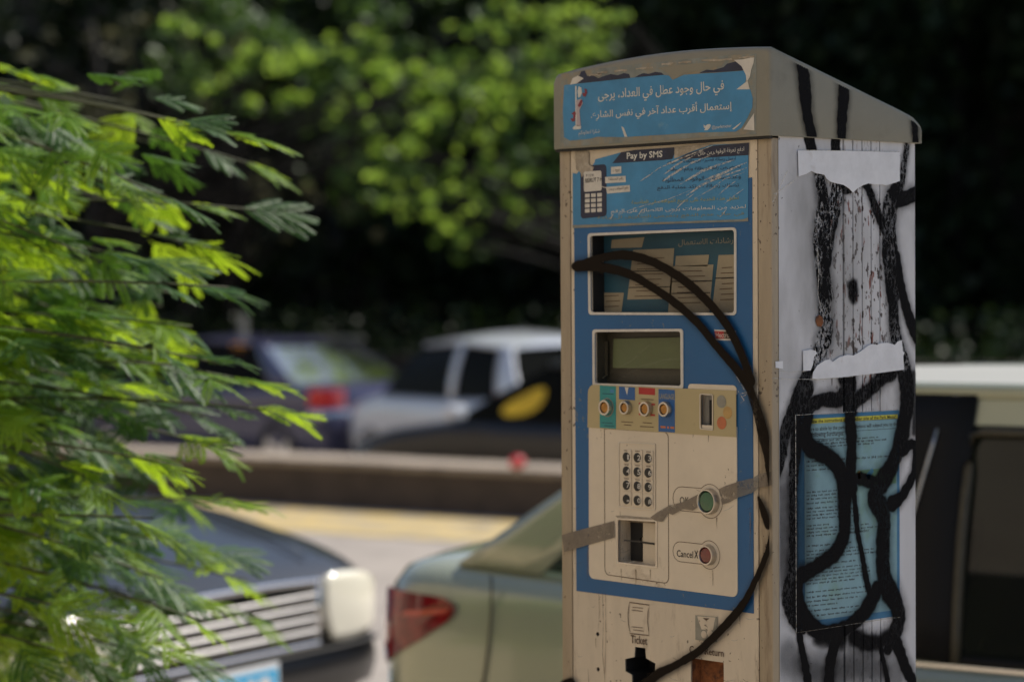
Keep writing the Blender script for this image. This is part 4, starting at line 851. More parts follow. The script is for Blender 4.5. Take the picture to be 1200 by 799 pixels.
    def roof(u, v):
        f = u*(ns-1); i = min(int(f), ns-2); t = f-i
        p = side_pt(i, 1, -1)*(1-t)+side_pt(i+1, 1, -1)*t; q = side_pt(i, 1, 1)*(1-t)+side_pt(i+1, 1, 1)*t
        r_ = p*(1-v)+q*v; bl = (1-abs(2*u-1)**6)
        ex = (-.10*(1-u)**8+.14*u**8)*math.sin(math.pi*v)
        return r_+Vector((ex, 0, .012+gh.get('crown', .05)*math.sin(math.pi*v)**.8*(.35+.65*bl)))
    o = MB().patch(roof, 16, 12).obj('roof', roofmat or paint, g, smooth=True)
    # cabin
    xm = (gh['st'][0][0]+gh['st'][-1][0])/2
    for k, xx in enumerate((gh['st'][0][0]+.75, gh['st'][0][0]+1.6)):
        for s in (-1, 1):
            o = MB().box((xx-.05, s*.36-.22, .35), (xx+.10, s*.36+.22, 1.06), .04).obj('seat_back', M['seat'], g)
            MB().box((xx-.03, s*.36-.11, 1.08), (xx+.06, s*.36+.11, 1.26), .03).obj('headrest', M['seat'], g)
    # wheels
    for xw in (gh.get('wr', .85), L-.88):
        for s in (-1, 1):
            wh = empty('wheel', (xw, s*(hw-.10), .31)); wh.parent = g; V = []
            mb = MB(); prof2 = [(.20, -.10), (.30, -.10), (.315, -.06), (.315, .06), (.30, .10), (.20, .10)]
            V = [(r_*math.cos(a_*math.pi/14), y_, r_*math.sin(a_*math.pi/14)) for r_, y_ in prof2 for a_ in range(28)]
            Fc = [(i*28+k, i*28+(k+1) % 28, (i+1)*28+(k+1) % 28, (i+1)*28+k) for i in range(5) for k in range(28)]
            build('tyre', V, Fc, M['rubber'], wh, smooth=True)
            V = [(0, s*.06, 0)]+[(.2*math.cos(a_*math.pi/10), s*.09, .2*math.sin(a_*math.pi/10)) for a_ in range(20)]
            build('rim', V, [(0, 1+k, 1+(k+1) % 20) for k in range(20)], M['chrome'], wh)
            ar = MB().box((xw-.36, s*(hw-.015)-.008, z0-.0), (xw+.36, s*(hw-.015)+.02, .60), .0).obj('wheel_arch', M['trim'], g) if False else None
    return g, top, wid, xf, xr_, side_pt

# gold hatchback (right of the frame its rear door, left its tail)
rd = W(-.125, 5.9)
xoff = .42; hw = .84
org = Vector((rd.x, rd.y, 0))-Ev*xoff+Nv*hw
gh = dict(st=[(.36, .98, 1.42, .60), (.60, 1.06, 1.43, .605), (.98, 1.14, 1.44, .61), (1.31, 1.31, 1.443, .62), (1.675, 1.675, 1.444, .62), (2.45, 2.42, 1.444, .62), (2.57, 2.54, 1.44, .62), (3.45, 3.05, 1.41, .60)],
          kinds=['p', 'g', 'p', 't', 'g', 't', 'g'], rg='haze_glass', crown=.02, yb=.90, band=.88, seal=3)
g1, top1, wid1, xf1, xr1, sp1 = car('parked_hatchback', 'champagne gold car parked directly behind the pay machine, red tail lamp showing at left', org, EAZ, 4.35, hw, .18,
    [(0, .66), (.03, .84), (.10, .97), (.2, 1.01), (.30, 1.02), (.9, .99), (1.5, .875), (2.5, .87), (3.35, .90), (3.9, .86), (4.3, .74), (4.35, .66)], gh, M['gold'], roofmat=M['roofcream'], glass='carglass', rr=.32, nr=2.6)
def surf_rear(s, th, z, out=.008, rr=.32, nr=2.6, hw=.84):
    """plan curve point: th 0 = straight back, 1 = side"""
    a = th*math.pi/2; return Vector((rr-rr*math.cos(a)**(2/nr)-out*math.cos(a), s*(hw*math.sin(a)**(2/nr)+out*math.sin(a)), z))
def lampfn(u, v):
    # teardrop: pointed foot at the back corner, broad top reaching forward along the wing
    xl_ = float(np.interp(v, [0, .6, 1], [.045, .035, .17])); xr_e = float(np.interp(v, [0, .25, .5, .75, .9, 1], [.07, .19, .30, .385, .41, .37]))
    x = xl_+(xr_e-xl_)*u; z = .705+.23*v-.012*u*v
    w_ = hw*(1-(max(0, .32-x)/.32)**2.6)**(1/2.6); bul = .012*math.sin(math.pi*min(1, max(0, u)))*math.sin(math.pi*min(1, max(0, v)))
    return Vector((x-.004, -(w_+.004+bul), z))
tl_ = MB().patch(lampfn, 14, 16).obj('tail_lamp', M['lamp_rd'], g1, smooth=True)
MB().patch(lambda u, v: lampfn(.55+.4*u, .74+.06*v+.08*u)+Vector((-.003, -.004, 0)), 6, 3).obj('lamp_reflector', M['lamp_r2'], tl_, smooth=True)
MB().patch(lambda u, v: lampfn(.15+.6*u, .02+.09*v)+Vector((-.003, -.004, 0)), 4, 3).obj('reverse_lamp', M['lamp_w'], tl_, smooth=True)
o = MB().patch(lambda u, v: Vector((1, -1, 1))*0+Vector((lampfn(u, v).x, -lampfn(u, v).y, lampfn(u, v).z)), 8, 8).obj('tail_lamp', M['lamp_r'], g1, smooth=True)
# shut line, door-edge highlight put in as a satin strip, window frame
pts = [(.62-.14*(1-t)**2-.0, -hw-.003, .99-.62*(1-t)) for t in np.linspace(1, 0, 12)]
pts = [(.50+.055*math.sin(t*1.5)-.16*t**1.6, -hw*.985-.006-.012*min(1, 3*t), .985-.5*t) for t in np.linspace(0, 1, 14)]
MB().tube(pts, .003, 6).obj('shut_line', M['lcdframe'], g1, smooth=True)
def onside(x, v, out=.014):
    for i in range(len(gh['st'])-1):
        xa = sp1(i, v, -1).x; xb = sp1(i+1, v, -1).x
        if xa <= x <= xb or i == len(gh['st'])-2:
            t = (x-xa)/(xb-xa); p = sp1(i, v, -1)*(1-t)+sp1(i+1, v, -1)*t; return p+Vector((0, -out, 0))
MB().tube([onside(1.555+.045*(v-.5)/.42, v, .022) for v in np.linspace(.42, .86, 8)], .0035, 6).obj('edge_highlight', M['slat'], g1, smooth=True)
MB().tube([onside(1.675, v, .012) for v in np.linspace(.0, .84, 8)]+[onside(x, .855, .010) for x in (1.70, 1.9, 2.1, 2.4)], .012, 8).obj('window_frame', M['lcdframe'], g1, smooth=True)
MB().box((1.3, -hw-.010, .855), (4.0, -hw-.001, .868), .004).obj('side_moulding', M['chrome'], g1)

# black saloon with wide grille
hw = .97; Lb = 5.0
c_ = W(-.965, 7.8); org = Vector((c_.x, c_.y, 0))-Ev*Lb
gh2 = dict(st=[(.9, 1.45, 1.40, .58), (1.4, 1.60, 1.41, .59), (2.35, 2.35, 1.42, .6), (2.45, 2.45, 1.42, .6), (3.55, 2.95, 1.39, .58)], kinds=['p', 'g', 't', 'g'], crown=.04, wr=1.05)
g2, top2, wid2, xf2, xr2, sp2 = car('parked_saloon', 'black saloon with wide bright slatted grille and blue number plate behind the leaves', org, EAZ, Lb, hw, .16,
    [(0, .75), (.1, .92), (.9, .95), (1.5, .93), (3.5, .96), (3.9, .93), (4.3, .875), (4.7, .79), (4.88, .735), (5.0, .68)], gh2, M['blackpaint'], nf=7, rf=.50)
def fs(y, z, out=.01): return Vector((xf2(y, .995)+out, y, z))
def bar_(y0, y1, z, th, dp=.02, n=14, curve=.0):
    V = []; Fc = []
    for k in range(n+1):
        y = y0+(y1-y0)*k/n; zz = z+curve*(1-(2*k/n-1)**2)
        for (dx, dz) in ((0, -th/2), (dp, -th/2*.6), (dp, th/2*.6), (0, th/2)): p = fs(y, zz+dz, .004+dx); V.append(p)
    for k in range(n):
        for j in range(4): Fc.append((k*4+j, k*4+(j+1) % 4, (k+1)*4+(j+1) % 4, (k+1)*4+j))
    return V, Fc
gr = MB().patch(lambda u, v: fs(-.50+1.0*u, .475+.20*v, .003), 14, 4).obj('grille', M['trim'], g2, smooth=True)
for k in range(4):
    V, Fc = bar_(-.50, .50, .512+k*.041, .024, .03); build('grille_slat', V, Fc, M['slat'], gr, smooth=True)
V, Fc = bar_(-.52, .52, .680, .026, .03, curve=.012); build('grille_frame', V, Fc, M['chrome'], gr, smooth=True)
V, Fc = bar_(-.51, .51, .468, .030, .03); build('grille_frame', V, Fc, M['chrome'], gr, smooth=True)
for s in (-1, 1):
    MB().tube([fs(s*.51, .47, .02), fs(s*.515, .58, .022), fs(s*.51, .685, .02)], .013, 8).obj('grille_frame', M['chrome'], gr, smooth=True)
    def hl(u, v):
        a_ = 2*u-1; b_ = 2*v-1; a2_ = a_*math.sqrt(1-.30*b_*b_); b2_ = b_*math.sqrt(1-.30*a_*a_); u = min(1, max(0, .5+.5*a2_)); v = min(1, max(0, .5+.5*b2_))
        y = .515+.44*u+.05*(1-v)*(1-u); z0_ = .445+.045*u; z1_ = .715-.075*u**1.7; p = fs(y, z0_+(z1_-z0_)*v, .012+.012*math.sin(math.pi*v)*math.sin(math.pi*u)); return Vector((p.x, s*p.y, p.z))
    h = MB().patch(hl, 12, 8).obj('headlight', M['lamp_w'], g2, smooth=True); sm = h.modifiers.new('s', 'SOLIDIFY'); sm.thickness = .02; sm.offset = 1 if s > 0 else -1
    def bowl(u, v):
        a_ = 2*math.pi*u; r_ = .01+.99*v; p = hl(.34+.20*r_*math.cos(a_), .5+.30*r_*math.sin(a_)); return p+Vector((.004, 0, 0))
    MB().patch(bowl, 20, 3).obj('lamp_bowl', M['slat'], h, smooth=True)
# bumper bar, plate
bm_ = MB().patch(lambda u, v: fs(-.92+1.84*u, .30+.14*v, .03+.02*math.sin(math.pi*v)), 24, 6).obj('bumper', M['blackpaint'], g2, smooth=True)
V, Fc = bar_(-.9, .9, .445, .018, .05); build('bumper_strip', V, Fc, M['trim'], bm_, smooth=True)
xp = Lb+.055
pl_ = MB().box((xp, -.25, .33), (xp+.008, .25, .445), .003).obj('number_plate', M['plate_w'], g2)
MB().box((xp+.008, -.238, .342), (xp+.010, .238, .425)).obj('plate_field', M['plate_b'], pl_)
for y0, y1 in ((-.20, -.12), (-.09, .05), (.08, .12), (.14, .2)): MB().box((xp+.0102, y0, .36), (xp+.0108, y1, .405)).obj('plate_mark', M['plate_w'], pl_)
MB().tube([Vector((4.98-.9*t, s_*(.62+.12*t), top2(4.98-.9*t)+.010)) for s_ in (1,) for t in np.linspace(.12, 1, 8)], .004, 5).obj('hood_crease', M['blackpaint'], g2, smooth=True)

# aubergine saloon beyond the wall
def rearorg(l, d, hw): p = W(l, d); return p
HP2 = EAZ+math.pi
hw = .86; zr = -.35
pn = W(-1.86, 24.5); HP2b = (math.pi-YAW)+R(45); dA = Vector((math.cos(HP2b), math.sin(HP2b), 0)); nA = Vector((-dA.y, dA.x, 0))
# heads away (-E): its rear faces +E; local +x = -E, local +y = -N
org = Vector((pn.x, pn.y, zr))-nA*hw
gh3 = dict(st=[(.62, 1.35, 1.37, .56), (1.0, 1.5, 1.39, .57), (2.35, 2.35, 1.42, .58), (2.45, 2.45, 1.42, .58), (3.4, 2.85, 1.39, .56)], kinds=['p', 'g', 't', 'g'], crown=.045, rg='duskglass')
g3, top3, wid3, xf3, xr3, sp3 = car('passing_saloon', 'dark aubergine saloon with red tail lamps on the far carriageway, nearest the foliage', org, HP2b, 4.6, hw, .18,
    [(0, .80), (.06, .97), (.2, 1.0), (.6, 1.0), (1.5, .96), (3.4, .96), (4.2, .82), (4.6, .68)], gh3, M['purplepaint'], rr=.35, nr=3)
def rlamps(g, hw, rr, nr, z0, z1, tA, tB, m='lamp_r'):
    out = []
    for s in (-1, 1):
        o = MB().patch(lambda u, v: surf_rear(s, tA+(tB-tA)*u, z0+(z1-z0)*v, .012, rr, nr, hw), 8, 3).obj('tail_lamp', M[m], g, smooth=True); out.append(o)
    return out
rlamps(g3, hw, .35, 3, .76, .96, .40, .97, 'lamp_rb')
MB().patch(lambda u, v: surf_rear(0, 0, 0)*0+Vector((xr3((u-.5)*1.5)-.05-.03*math.sin(math.pi*v), (u-.5)*1.62, .45+.22*v)), 12, 5).obj('bumper', M['purplepaint'], g3, smooth=True)
MB().box((-.02, -.25, .72), (.0, .25, .83)).obj('number_plate', M['plate_w'], g3)
MB().tube([(-.075, y, .69) for y in np.linspace(-.72, .72, 9)], .015, 6).obj('bumper_strip', M['chrome'], g3, smooth=True)
MB().patch(lambda u, v: surf_rear(1, .35+.6*u, .64+.10*v, .02+.03*math.sin(math.pi*v), .35, 3, .86), 8, 5).obj('bumper_glint', M['chrome'], g3, smooth=True)  # chrome patches added at both corners to give a glint
MB().patch(lambda u, v: surf_rear(-1, .35+.6*u, .64+.10*v, .02+.03*math.sin(math.pi*v), .35, 3, .86), 8, 5).obj('bumper_glint', M['chrome'], g3, smooth=True)

# silver hatchback, turned a little more away
hw = .85; H4 = math.pi-YAW-R(-28) ; a4 = (math.pi-YAW)+R(30)
d4 = Vector((math.cos(a4), math.sin(a4), 0)); n4 = Vector((-d4.y, d4.x, 0))
pc = W(.10, 21.3); org = Vector((pc.x, pc.y, zr))-n4*hw
gh4 = dict(st=[(.12, .55, 1.42, .62), (.62, .78, 1.44, .62), (1.42, 1.42, 1.47, .63), (1.54, 1.54, 1.47, .63), (2.9, 2.3, 1.43, .60)], kinds=['p', 'g', 'p', 'g'], crown=.09)
g4, top4, wid4, xf4, xr4, sp4 = car('silver_hatchback', 'pale silver hatchback beyond the wall with high red tail lamp, roof in sun', org, a4, 3.9, hw, .2,
    [(0, .70), (.04, .9), (.12, .98), (.6, 1.0), (1.5, .97), (2.9, .96), (3.5, .85), (3.9, .68)], gh4, M['silverpaint'], rr=.25, nr=3)
rlamps(g4, hw, .25, 3, .86, 1.02, .62, .98)
# black car with an invented yellow patch laid on its side glass
hw = .87; pn = W(-.86, 18.95); 
org = Vector((pn.x, pn.y, zr))+Ev*3.35+Nv*hw
gh5 = dict(st=[(.25, .7, 1.40, .60), (.8, .95, 1.42, .60), (1.6, 1.6, 1.44, .61), (1.7, 1.7, 1.44, .61), (2.95, 2.15, 1.40, .58)], kinds=['p', 'g', 't', 'g'], crown=.045)
g5, top5, wid5, xf5, xr5, sp5 = car('black_hatchback', 'low black car just behind the median wall, yellow patch on its front side window', org, HP2, 4.1, hw, .18,
    [(0, .7), (.05, .92), (.25, .98), (1.7, .97), (2.95, .98), (3.5, .90), (3.9, .78), (4.1, .66)], gh5, M['blackpaint'])
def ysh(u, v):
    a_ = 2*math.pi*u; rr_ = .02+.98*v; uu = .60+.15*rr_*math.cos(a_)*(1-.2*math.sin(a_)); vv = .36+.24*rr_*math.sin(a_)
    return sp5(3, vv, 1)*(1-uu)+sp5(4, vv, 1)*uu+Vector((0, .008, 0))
sp = MB().patch(ysh, 20, 3).obj('yellow_patch', mat('yellow_patch_colour', (.80, .52, .03), .6, var=.3, scale=8), g5)
MB().tube([(3.0+.9*t, hw*.93, top5(3.0+.9*t)-.01) for t in np.linspace(0, 1, 6)], .01, 5).obj('wing_trim', M['chrome'], g5, smooth=True)
mi = MB().box((2.72, hw+.02, .98), (2.84, hw+.2, 1.10), .03).obj('door_mirror', M['silverpaint'], g5)

# red marker on the wall, amber lamp post, stone pillar behind the traffic
rm = W(.032, 16.75, .36)
mk = empty('red_marker', rm, 0, label='small red reflector post on top of the median wall', cat='marker')
MB().tube([(0, 0, 0), (0, 0, .05)], .03, 10).obj('base', M['concrete'], mk); MB().tube([(0, 0, .05), (0, 0, .10), (0, 0, .125)], [.05, .055, .03], 12).obj('reflector', mat('red_reflector', (.65, .015, .03), .2, coat=.8), mk, smooth=True)
pp = P(285, 405, 27.0); lp = empty('amber_lamp_post', (pp.x, pp.y, -.2), 0, label='slim grey post carrying a small glowing amber lamp beyond the far cars', cat='lamp post')
MB().tube([(0, 0, 0), (0, 0, pp.z+.55)], .05, 8).obj('pole', M['greyp'], lp)
am = mat('amber_glow', (.8, .3, .02), .3); am.node_tree.nodes['Principled BSDF'].inputs['Emission Color'].default_value = (1, .42, .04, 1); am.node_tree.nodes['Principled BSDF'].inputs['Emission Strength'].default_value = 1.6
MB().tube([(0, -.06, pp.z+.2-.06), (0, -.06, pp.z+.2), (0, -.06, pp.z+.2+.06)], [.05, .09, .05], 10).obj('lamp', am, lp, smooth=True)

# ------------------------------------------------------------------ trees
def pinna(pairs, ln, lw, rng_, fold=.35):
    V = []; Q = []; Ln = .115
    for k in range(pairs):
        x = Ln*(k+.6)/pairs; s_ = math.sin(math.pi*min(.98, (k+1.2)/(pairs+1.4)))**.5; l_ = ln*s_
        for sd in (-1, 1):
            a = R(62)+rng_.uniform(-.1, .1); dx, dy = math.cos(a)*l_, sd*math.sin(a)*l_; dz = -fold*l_*rng_.uniform(.4, 1.3); n_ = len(V)
            px2, py2 = -math.sin(a)*lw/2, sd*math.cos(a)*lw/2
            V += [(x, 0, 0), (x+dx*.5+px2, dy*.5+py2, dz*.5), (x+dx, dy, dz), (x+dx*.5-px2, dy*.5-py2, dz*.5)]; Q.append((n_, n_+1, n_+2, n_+3))
    n_ = len(V); V += [(0, -.0008, 0), (Ln, -.0004, 0), (Ln, .0004, 0), (0, .0008, 0)]; Q.append((n_, n_+1, n_+2, n_+3))
    return np.array(V), np.array(Q)
def rotm(ax, ay, az): return np.array((Matrix.Rotation(az, 3, 'Z') @ Matrix.Rotation(ay, 3, 'Y') @ Matrix.Rotation(ax, 3, 'X')))
def frond(seed, pairs=24, lnn=.0165, lw=.0050, npair=4, length=.10):
    r_ = np.random.default_rng(seed); Vs = []; Qs = []; n_ = 0
    ends = [((.02+length*k/npair), sd) for k in range(npair) for sd in (-1, 1)]+[(length+.01, .25), (length+.01, -.25)]
    for x, sd in ends:
        v, q = pinna(pairs, lnn, lw, r_); s_ = r_.uniform(.75, 1.1); v = v*s_
        v[:, 2] -= (v[:, 0]**2)*r_.uniform(.8, 2.6)
        az = sd*R(r_.uniform(26, 52)); v = v @ rotm(r_.uniform(-.3, .3), r_.uniform(-.05, .22), az).T; v += (x, 0, -x*x*1.6); Vs.append(v); Qs.append(q+n_); n_ += len(v)
    pts = [(length*t*1.1, 0, -(length*t*1.1)**2*1.6) for t in np.linspace(0, 1, 5)]
    for a, b in zip(pts[:-1], pts[1:]): Vs.append(np.array([(a[0], -.0012, a[2]), (b[0], -.001, b[2]), (b[0], .001, b[2]), (a[0], .0012, a[2])])); Qs.append(np.array([(n_, n_+1, n_+2, n_+3)])); n_ += 4
    return np.vstack(Vs), np.vstack(Qs)
M['acacia'] = leaf_mat('acacia_leaflets', (.06, .17, .016), (.15, .28, .02), .55, tcol=(.62, .82, .03))
M['acacia2'] = leaf_mat('shaded_acacia_leaflets', (.018, .07, .02), (.05, .12, .02), .35, tcol=(.16, .34, .02))  # darkness of the shaded sprays put into the leaf colour
M['bark'] = mat('bark', (.11, .075, .045), .9, var=.3, scale=8, bump=.8, bscale=40)
M['twig'] = mat('green_twig', (.05, .055, .02), .7, var=.2, scale=20)
tb = W(-2.15, 4.75, .146)
AC = empty('acacia_tree', tb, 0, label='feathery acacia with bright green leaves hanging over the black saloon at the left edge', cat='tree')
AB = np.array(tb)
mb = MB(); base = Vector(tb)
trunk = [base, base+Vector((.03, .05, .6)), base+Vector((-.05, .03, 1.3)), base+Vector((.0, .1, 2.1)), base+Vector((.15, .25, 2.9)), base+Vector((.35, .5, 3.5))]
mb.tube(trunk, [.11, .09, .075, .06, .05, .035], 12); mb.obj('trunk', M['bark'], AC, world=True, smooth=True)
fm = []
for k in range(5):
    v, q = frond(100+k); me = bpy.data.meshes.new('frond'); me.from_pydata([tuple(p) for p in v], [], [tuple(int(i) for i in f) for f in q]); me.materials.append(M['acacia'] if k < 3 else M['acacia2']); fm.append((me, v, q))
ends = [(296, 178), (250, 165), (300, 205), (300, 258), (235, 300), (268, 350), (225, 395), (262, 440), (312, 492), (285, 545), (275, 600), (258, 660), (325, 738), (290, 690), (235, 795), (190, 690), (175, 320), (150, 230), (60, 310), (45, 430), (90, 520),
        (60, 600), (115, 640), (60, 720), (140, 760), (80, 470), (180, 480), (150, 560), (210, 440), (180, 620), (15, 380), (20, 520), (20, 660), (90, 780), (120, 400), (240, 500), (120, 320), (215, 560), (100, 570), (30, 600), (160, 650), (30, 760), (200, 640), (140, 700), (240, 740), (210, 250), (300, 460)]
fr_list = []; lr = random.Random(3); branches = MB()
for (ex, ey) in ends:
    d_ = 4.75+lr.uniform(-.45, .5); e = P(ex, ey, d_); e.z += .02
    st_ = base+Vector((lr.uniform(-.04, .04), lr.uniform(-.04, .04), min(3.2, max(.75, e.z-.15+lr.uniform(-.25, .35)))))
    mid = (st_+e)/2+Vector((0, 0, .13+lr.uniform(0, .10))); pts = []
    for k in range(13): t = k/12; pts.append(st_*(1-t)**2+mid*2*t*(1-t)+e*t*t)
    MBt = branches; MBt.tube(pts, [.007*(1-t/13)+.0013 for t in range(13)], 5)
    nfr = 15
    for j in range(nfr):
        t = .34+.66*(j+lr.random()*.6)/nfr; t = min(t, 1); p = st_*(1-t)**2+mid*2*t*(1-t)+e*t*t; dr_ = ((mid-st_)*(1-t)+(e-mid)*t).normalized()
        az = math.atan2(dr_.y, dr_.x)+(lr.choice((-1, 1))*lr.uniform(.3, 1.0) if j < nfr-1 else 0); dip = lr.uniform(-.15, .42); tw = lr.uniform(-.45, .75)
        p = p+Vector((lr.uniform(-.05, .05), lr.uniform(-.05, .05), lr.uniform(-.09, .06))) if t < .9 else p
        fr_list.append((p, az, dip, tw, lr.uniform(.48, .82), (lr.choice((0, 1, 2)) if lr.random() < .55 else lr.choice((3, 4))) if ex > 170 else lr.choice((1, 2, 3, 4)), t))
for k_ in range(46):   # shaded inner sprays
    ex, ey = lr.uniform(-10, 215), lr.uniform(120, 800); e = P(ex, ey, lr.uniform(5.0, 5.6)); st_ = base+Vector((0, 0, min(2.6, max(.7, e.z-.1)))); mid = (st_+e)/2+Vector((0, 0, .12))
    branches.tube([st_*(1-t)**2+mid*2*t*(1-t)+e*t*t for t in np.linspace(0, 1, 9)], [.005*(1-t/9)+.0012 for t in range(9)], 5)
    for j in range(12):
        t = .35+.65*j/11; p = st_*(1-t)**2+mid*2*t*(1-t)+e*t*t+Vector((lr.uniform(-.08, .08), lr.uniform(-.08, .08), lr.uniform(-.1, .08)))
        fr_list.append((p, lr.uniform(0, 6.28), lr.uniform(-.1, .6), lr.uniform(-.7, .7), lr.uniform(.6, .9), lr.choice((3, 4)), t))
branches.obj('branches', M['twig'], AC, world=True, smooth=True)
def vis(p):
    r_ = p-CAM; d_ = r_.dot(fw2); return -4 < 600+FPX*r_.dot(rt2)/d_ and -20 < 330-FPX*(p.z-CAM.z)/d_ < 830
fr_list.sort(key=lambda f_: (not vis(f_[0]), (f_[0]-CAM).dot(fw2)))
Vs = []; Qs = []; n_ = 0; cnt = 0
for (p, az, dip, tw, s_, k, t) in fr_list:
    mm = Matrix.Translation(p) @ (Matrix.Rotation(az, 4, 'Z') @ Matrix.Rotation(dip, 4, 'Y') @ Matrix.Rotation(tw, 4, 'X')) @ Matrix.Scale(s_, 4)
    if cnt < 300:
        o = bpy.data.objects.new('frond', fm[k][0]); COL.objects.link(o); o.parent = AC; o.matrix_local = Matrix.Translation(-base) @ mm; cnt += 1
    else:
        a = np.array(mm); Vs.append(fm[k][1] @ a[:3, :3].T+a[:3, 3]-AB); Qs.append(fm[k][2]+n_); n_ += len(fm[k][1])
o = bigmesh('foliage', np.vstack(Vs), np.vstack(Qs), M['acacia'], AC); o['kind'] = 'stuff'
# unseen crown added above the frame to shade the meter, joined to this tree
vc, qc = frond(900, pairs=4, lnn=.03, lw=.022, npair=5)
cr = np.random.default_rng(5); cc = np.array((.45, 2.05, 3.95)); Vs = []; Qs = []; n_ = 0; limbs = MB()
NCAN = 2200
ang = cr.uniform(0, 2*np.pi, NCAN); rad = np.sqrt(cr.uniform(0, 1, NCAN)); zz = cr.uniform(-1, 1, NCAN)
for i in range(NCAN):
    p = cc+np.array((1.3*rad[i]*math.cos(ang[i]), 1.05*rad[i]*math.sin(ang[i]), .42*zz[i]*math.sqrt(1-rad[i]**2*.8)))
    s_ = cr.uniform(1.0, 1.5); v = (vc*s_) @ rotm(cr.uniform(-.6, .6), cr.uniform(-.2, .7), cr.uniform(0, 6.28)).T+p-AB; Vs.append(v); Qs.append(qc+n_); n_ += len(v)
o = bigmesh('crown', np.vstack(Vs), np.vstack(Qs), M['acacia'], AC); o['kind'] = 'stuff'
tp = Vector(trunk[-1])
for k in range(9):
    a_ = k*.7; e = Vector((cc[0]+1.1*math.cos(a_)*(.5+.5*(k % 2)), cc[1]+.8*math.sin(a_), cc[2]+.1)); st_ = Vector(trunk[4])*(1-k/12)+tp*(k/12)
    md = (st_+e)/2+Vector((0, 0, .25)); limbs.tube([st_*(1-t)**2+md*2*t*(1-t)+e*t*t for t in np.linspace(0, 1, 9)], [.035*(1-t/10)+.006 for t in range(9)], 6)
limbs.obj('limbs', M['bark'], AC, world=True, smooth=True)

# broadleaf trees of the park beyond
def leafcloud(clumps, per, size, seed, flat=.75):
    r_ = np.random.default_rng(seed); P_ = []
    for (c, rad_, dens) in clumps:
        n_ = max(6, int(per*dens*rad_**2)); d_ = r_.normal(size=(n_, 3)); d_ /= np.linalg.norm(d_, axis=1)[:, None]
        rr_ = rad_*(.35+.65*r_.random(n_)**.5); p = np.array(c)+d_*rr_[:, None]*np.array((1, 1, flat)); P_.append(p)
    P_ = np.vstack(P_); n_ = len(P_); s_ = size*r_.uniform(.6, 1.25, n_)
    nrm = r_.normal(size=(n_, 3))*.75+np.array((0, -.15, .8)); nrm /= np.linalg.norm(nrm, axis=1)[:, None]
    t_ = np.cross(nrm, r_.normal(size=(n_, 3))); t_ /= np.linalg.norm(t_, axis=1)[:, None]; b_ = np.cross(nrm, t_)
    V = np.stack([P_-t_*s_[:, None]*.5, P_-b_*s_[:, None]*.3+nrm*s_[:, None]*.06, P_+t_*s_[:, None]*.5-nrm*s_[:, None]*.05, P_+b_*s_[:, None]*.3+nrm*s_[:, None]*.06], 1).reshape(-1, 3)
    Q = np.arange(n_*4).reshape(-1, 4); return V, Q
M['darkbark'] = mat('dark_bark', (.012, .010, .008), .95, var=.3, scale=6)
M['leafA'] = leaf_mat('broad_leaves', (.07, .15, .03), (.15, .26, .045), .58, tcol=(.64, .88, .11))
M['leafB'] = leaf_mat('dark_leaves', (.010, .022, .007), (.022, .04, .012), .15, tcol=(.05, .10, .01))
M['leafC'] = leaf_mat('dull_leaves', (.07, .075, .04), (.12, .115, .065), .3, tcol=(.14, .14, .06))
def ptree(label, l, d, h, clumps, per, size, m, seed, lean=0):
    b = W(l, d, -.22); t_ = empty('park_tree', b, 0, label=label, cat='tree', group='trees of the park across the road')
    r_ = random.Random(seed); top_ = b+Vector((0, 0, h)); pts = [b+Vector((lean*k/5+r_.uniform(-.1, .1), r_.uniform(-.1, .1), h*k/5)) for k in range(6)]
    MB().tube(pts, [.15, .13, .11, .09, .07, .04], 10).obj('trunk', M['darkbark'], t_, world=True, smooth=True)
    lm = MB()
    for c, rad_, dn in clumps[::max(1, len(clumps)//14)]:
        c = Vector(c); s_ = b+Vector((lean*.5, 0, min(h*.8, max(1.2, (c.z+.22)*.6)))); md = (s_+c)/2+Vector((0, 0, .3)); lm.tube([s_*(1-t)**2+md*2*t*(1-t)+c*t*t for t in np.linspace(0, 1, 7)], [.03*(1-k/8)+.005 for k in range(7)], 5)
    lm.obj('limbs', M['darkbark'], t_, world=True, smooth=True)
    V, Q = leafcloud(clumps, per, size, seed); o = bigmesh('crown', V-np.array(b), Q, m, t_); return t_
# sunlit boughs, placed as they hang over the far kerb
def cl(lst, d): return [(tuple(P(x+random.gauss(0, r_*1.1), y+random.gauss(0, r_*.85), d+random.uniform(-1.1, 1.1))), r_*random.uniform(.2, .55)*d/FPX, dn*random.uniform(.15, 1.25)) for x, y, r_, dn in lst for _ in range(7) if random.random() < .62]
c1 = cl([(250, 40, 26, 1), (285, 62, 24, 1), (320, 50, 20, .8), (350, 75, 24, 1), (385, 60, 24, 1), (400, 100, 26, 1), (430, 60, 20, .7), (440, 120, 26, 1), (470, 95, 24, 1), (480, 130, 20, .8), (500, 110, 26, 1), (530, 95, 26, 1), (545, 125, 24, 1),
         (575, 105, 26, 1), (600, 80, 20, .8), (610, 120, 24, 1), (635, 100, 20, .8), (500, 75, 18, .6), (330, 105, 22, .4), (300, 125, 20, .25), (560, 150, 18, .5), (480, 160, 18, .4), (255, 90, 22, .5)], 29)
c2 = cl([(640, 45, 20, 1), (665, 60, 20, 1), (620, 30, 20, .8), (690, 40, 20, 1), (710, 30, 14, .8), (650, 20, 16, .6), (660, 110, 20, .8), (640, 130, 20, .7), (585, 20, 16, .4), (690, 8, 16, .5), (560, 45, 16, .5)], 28.5)
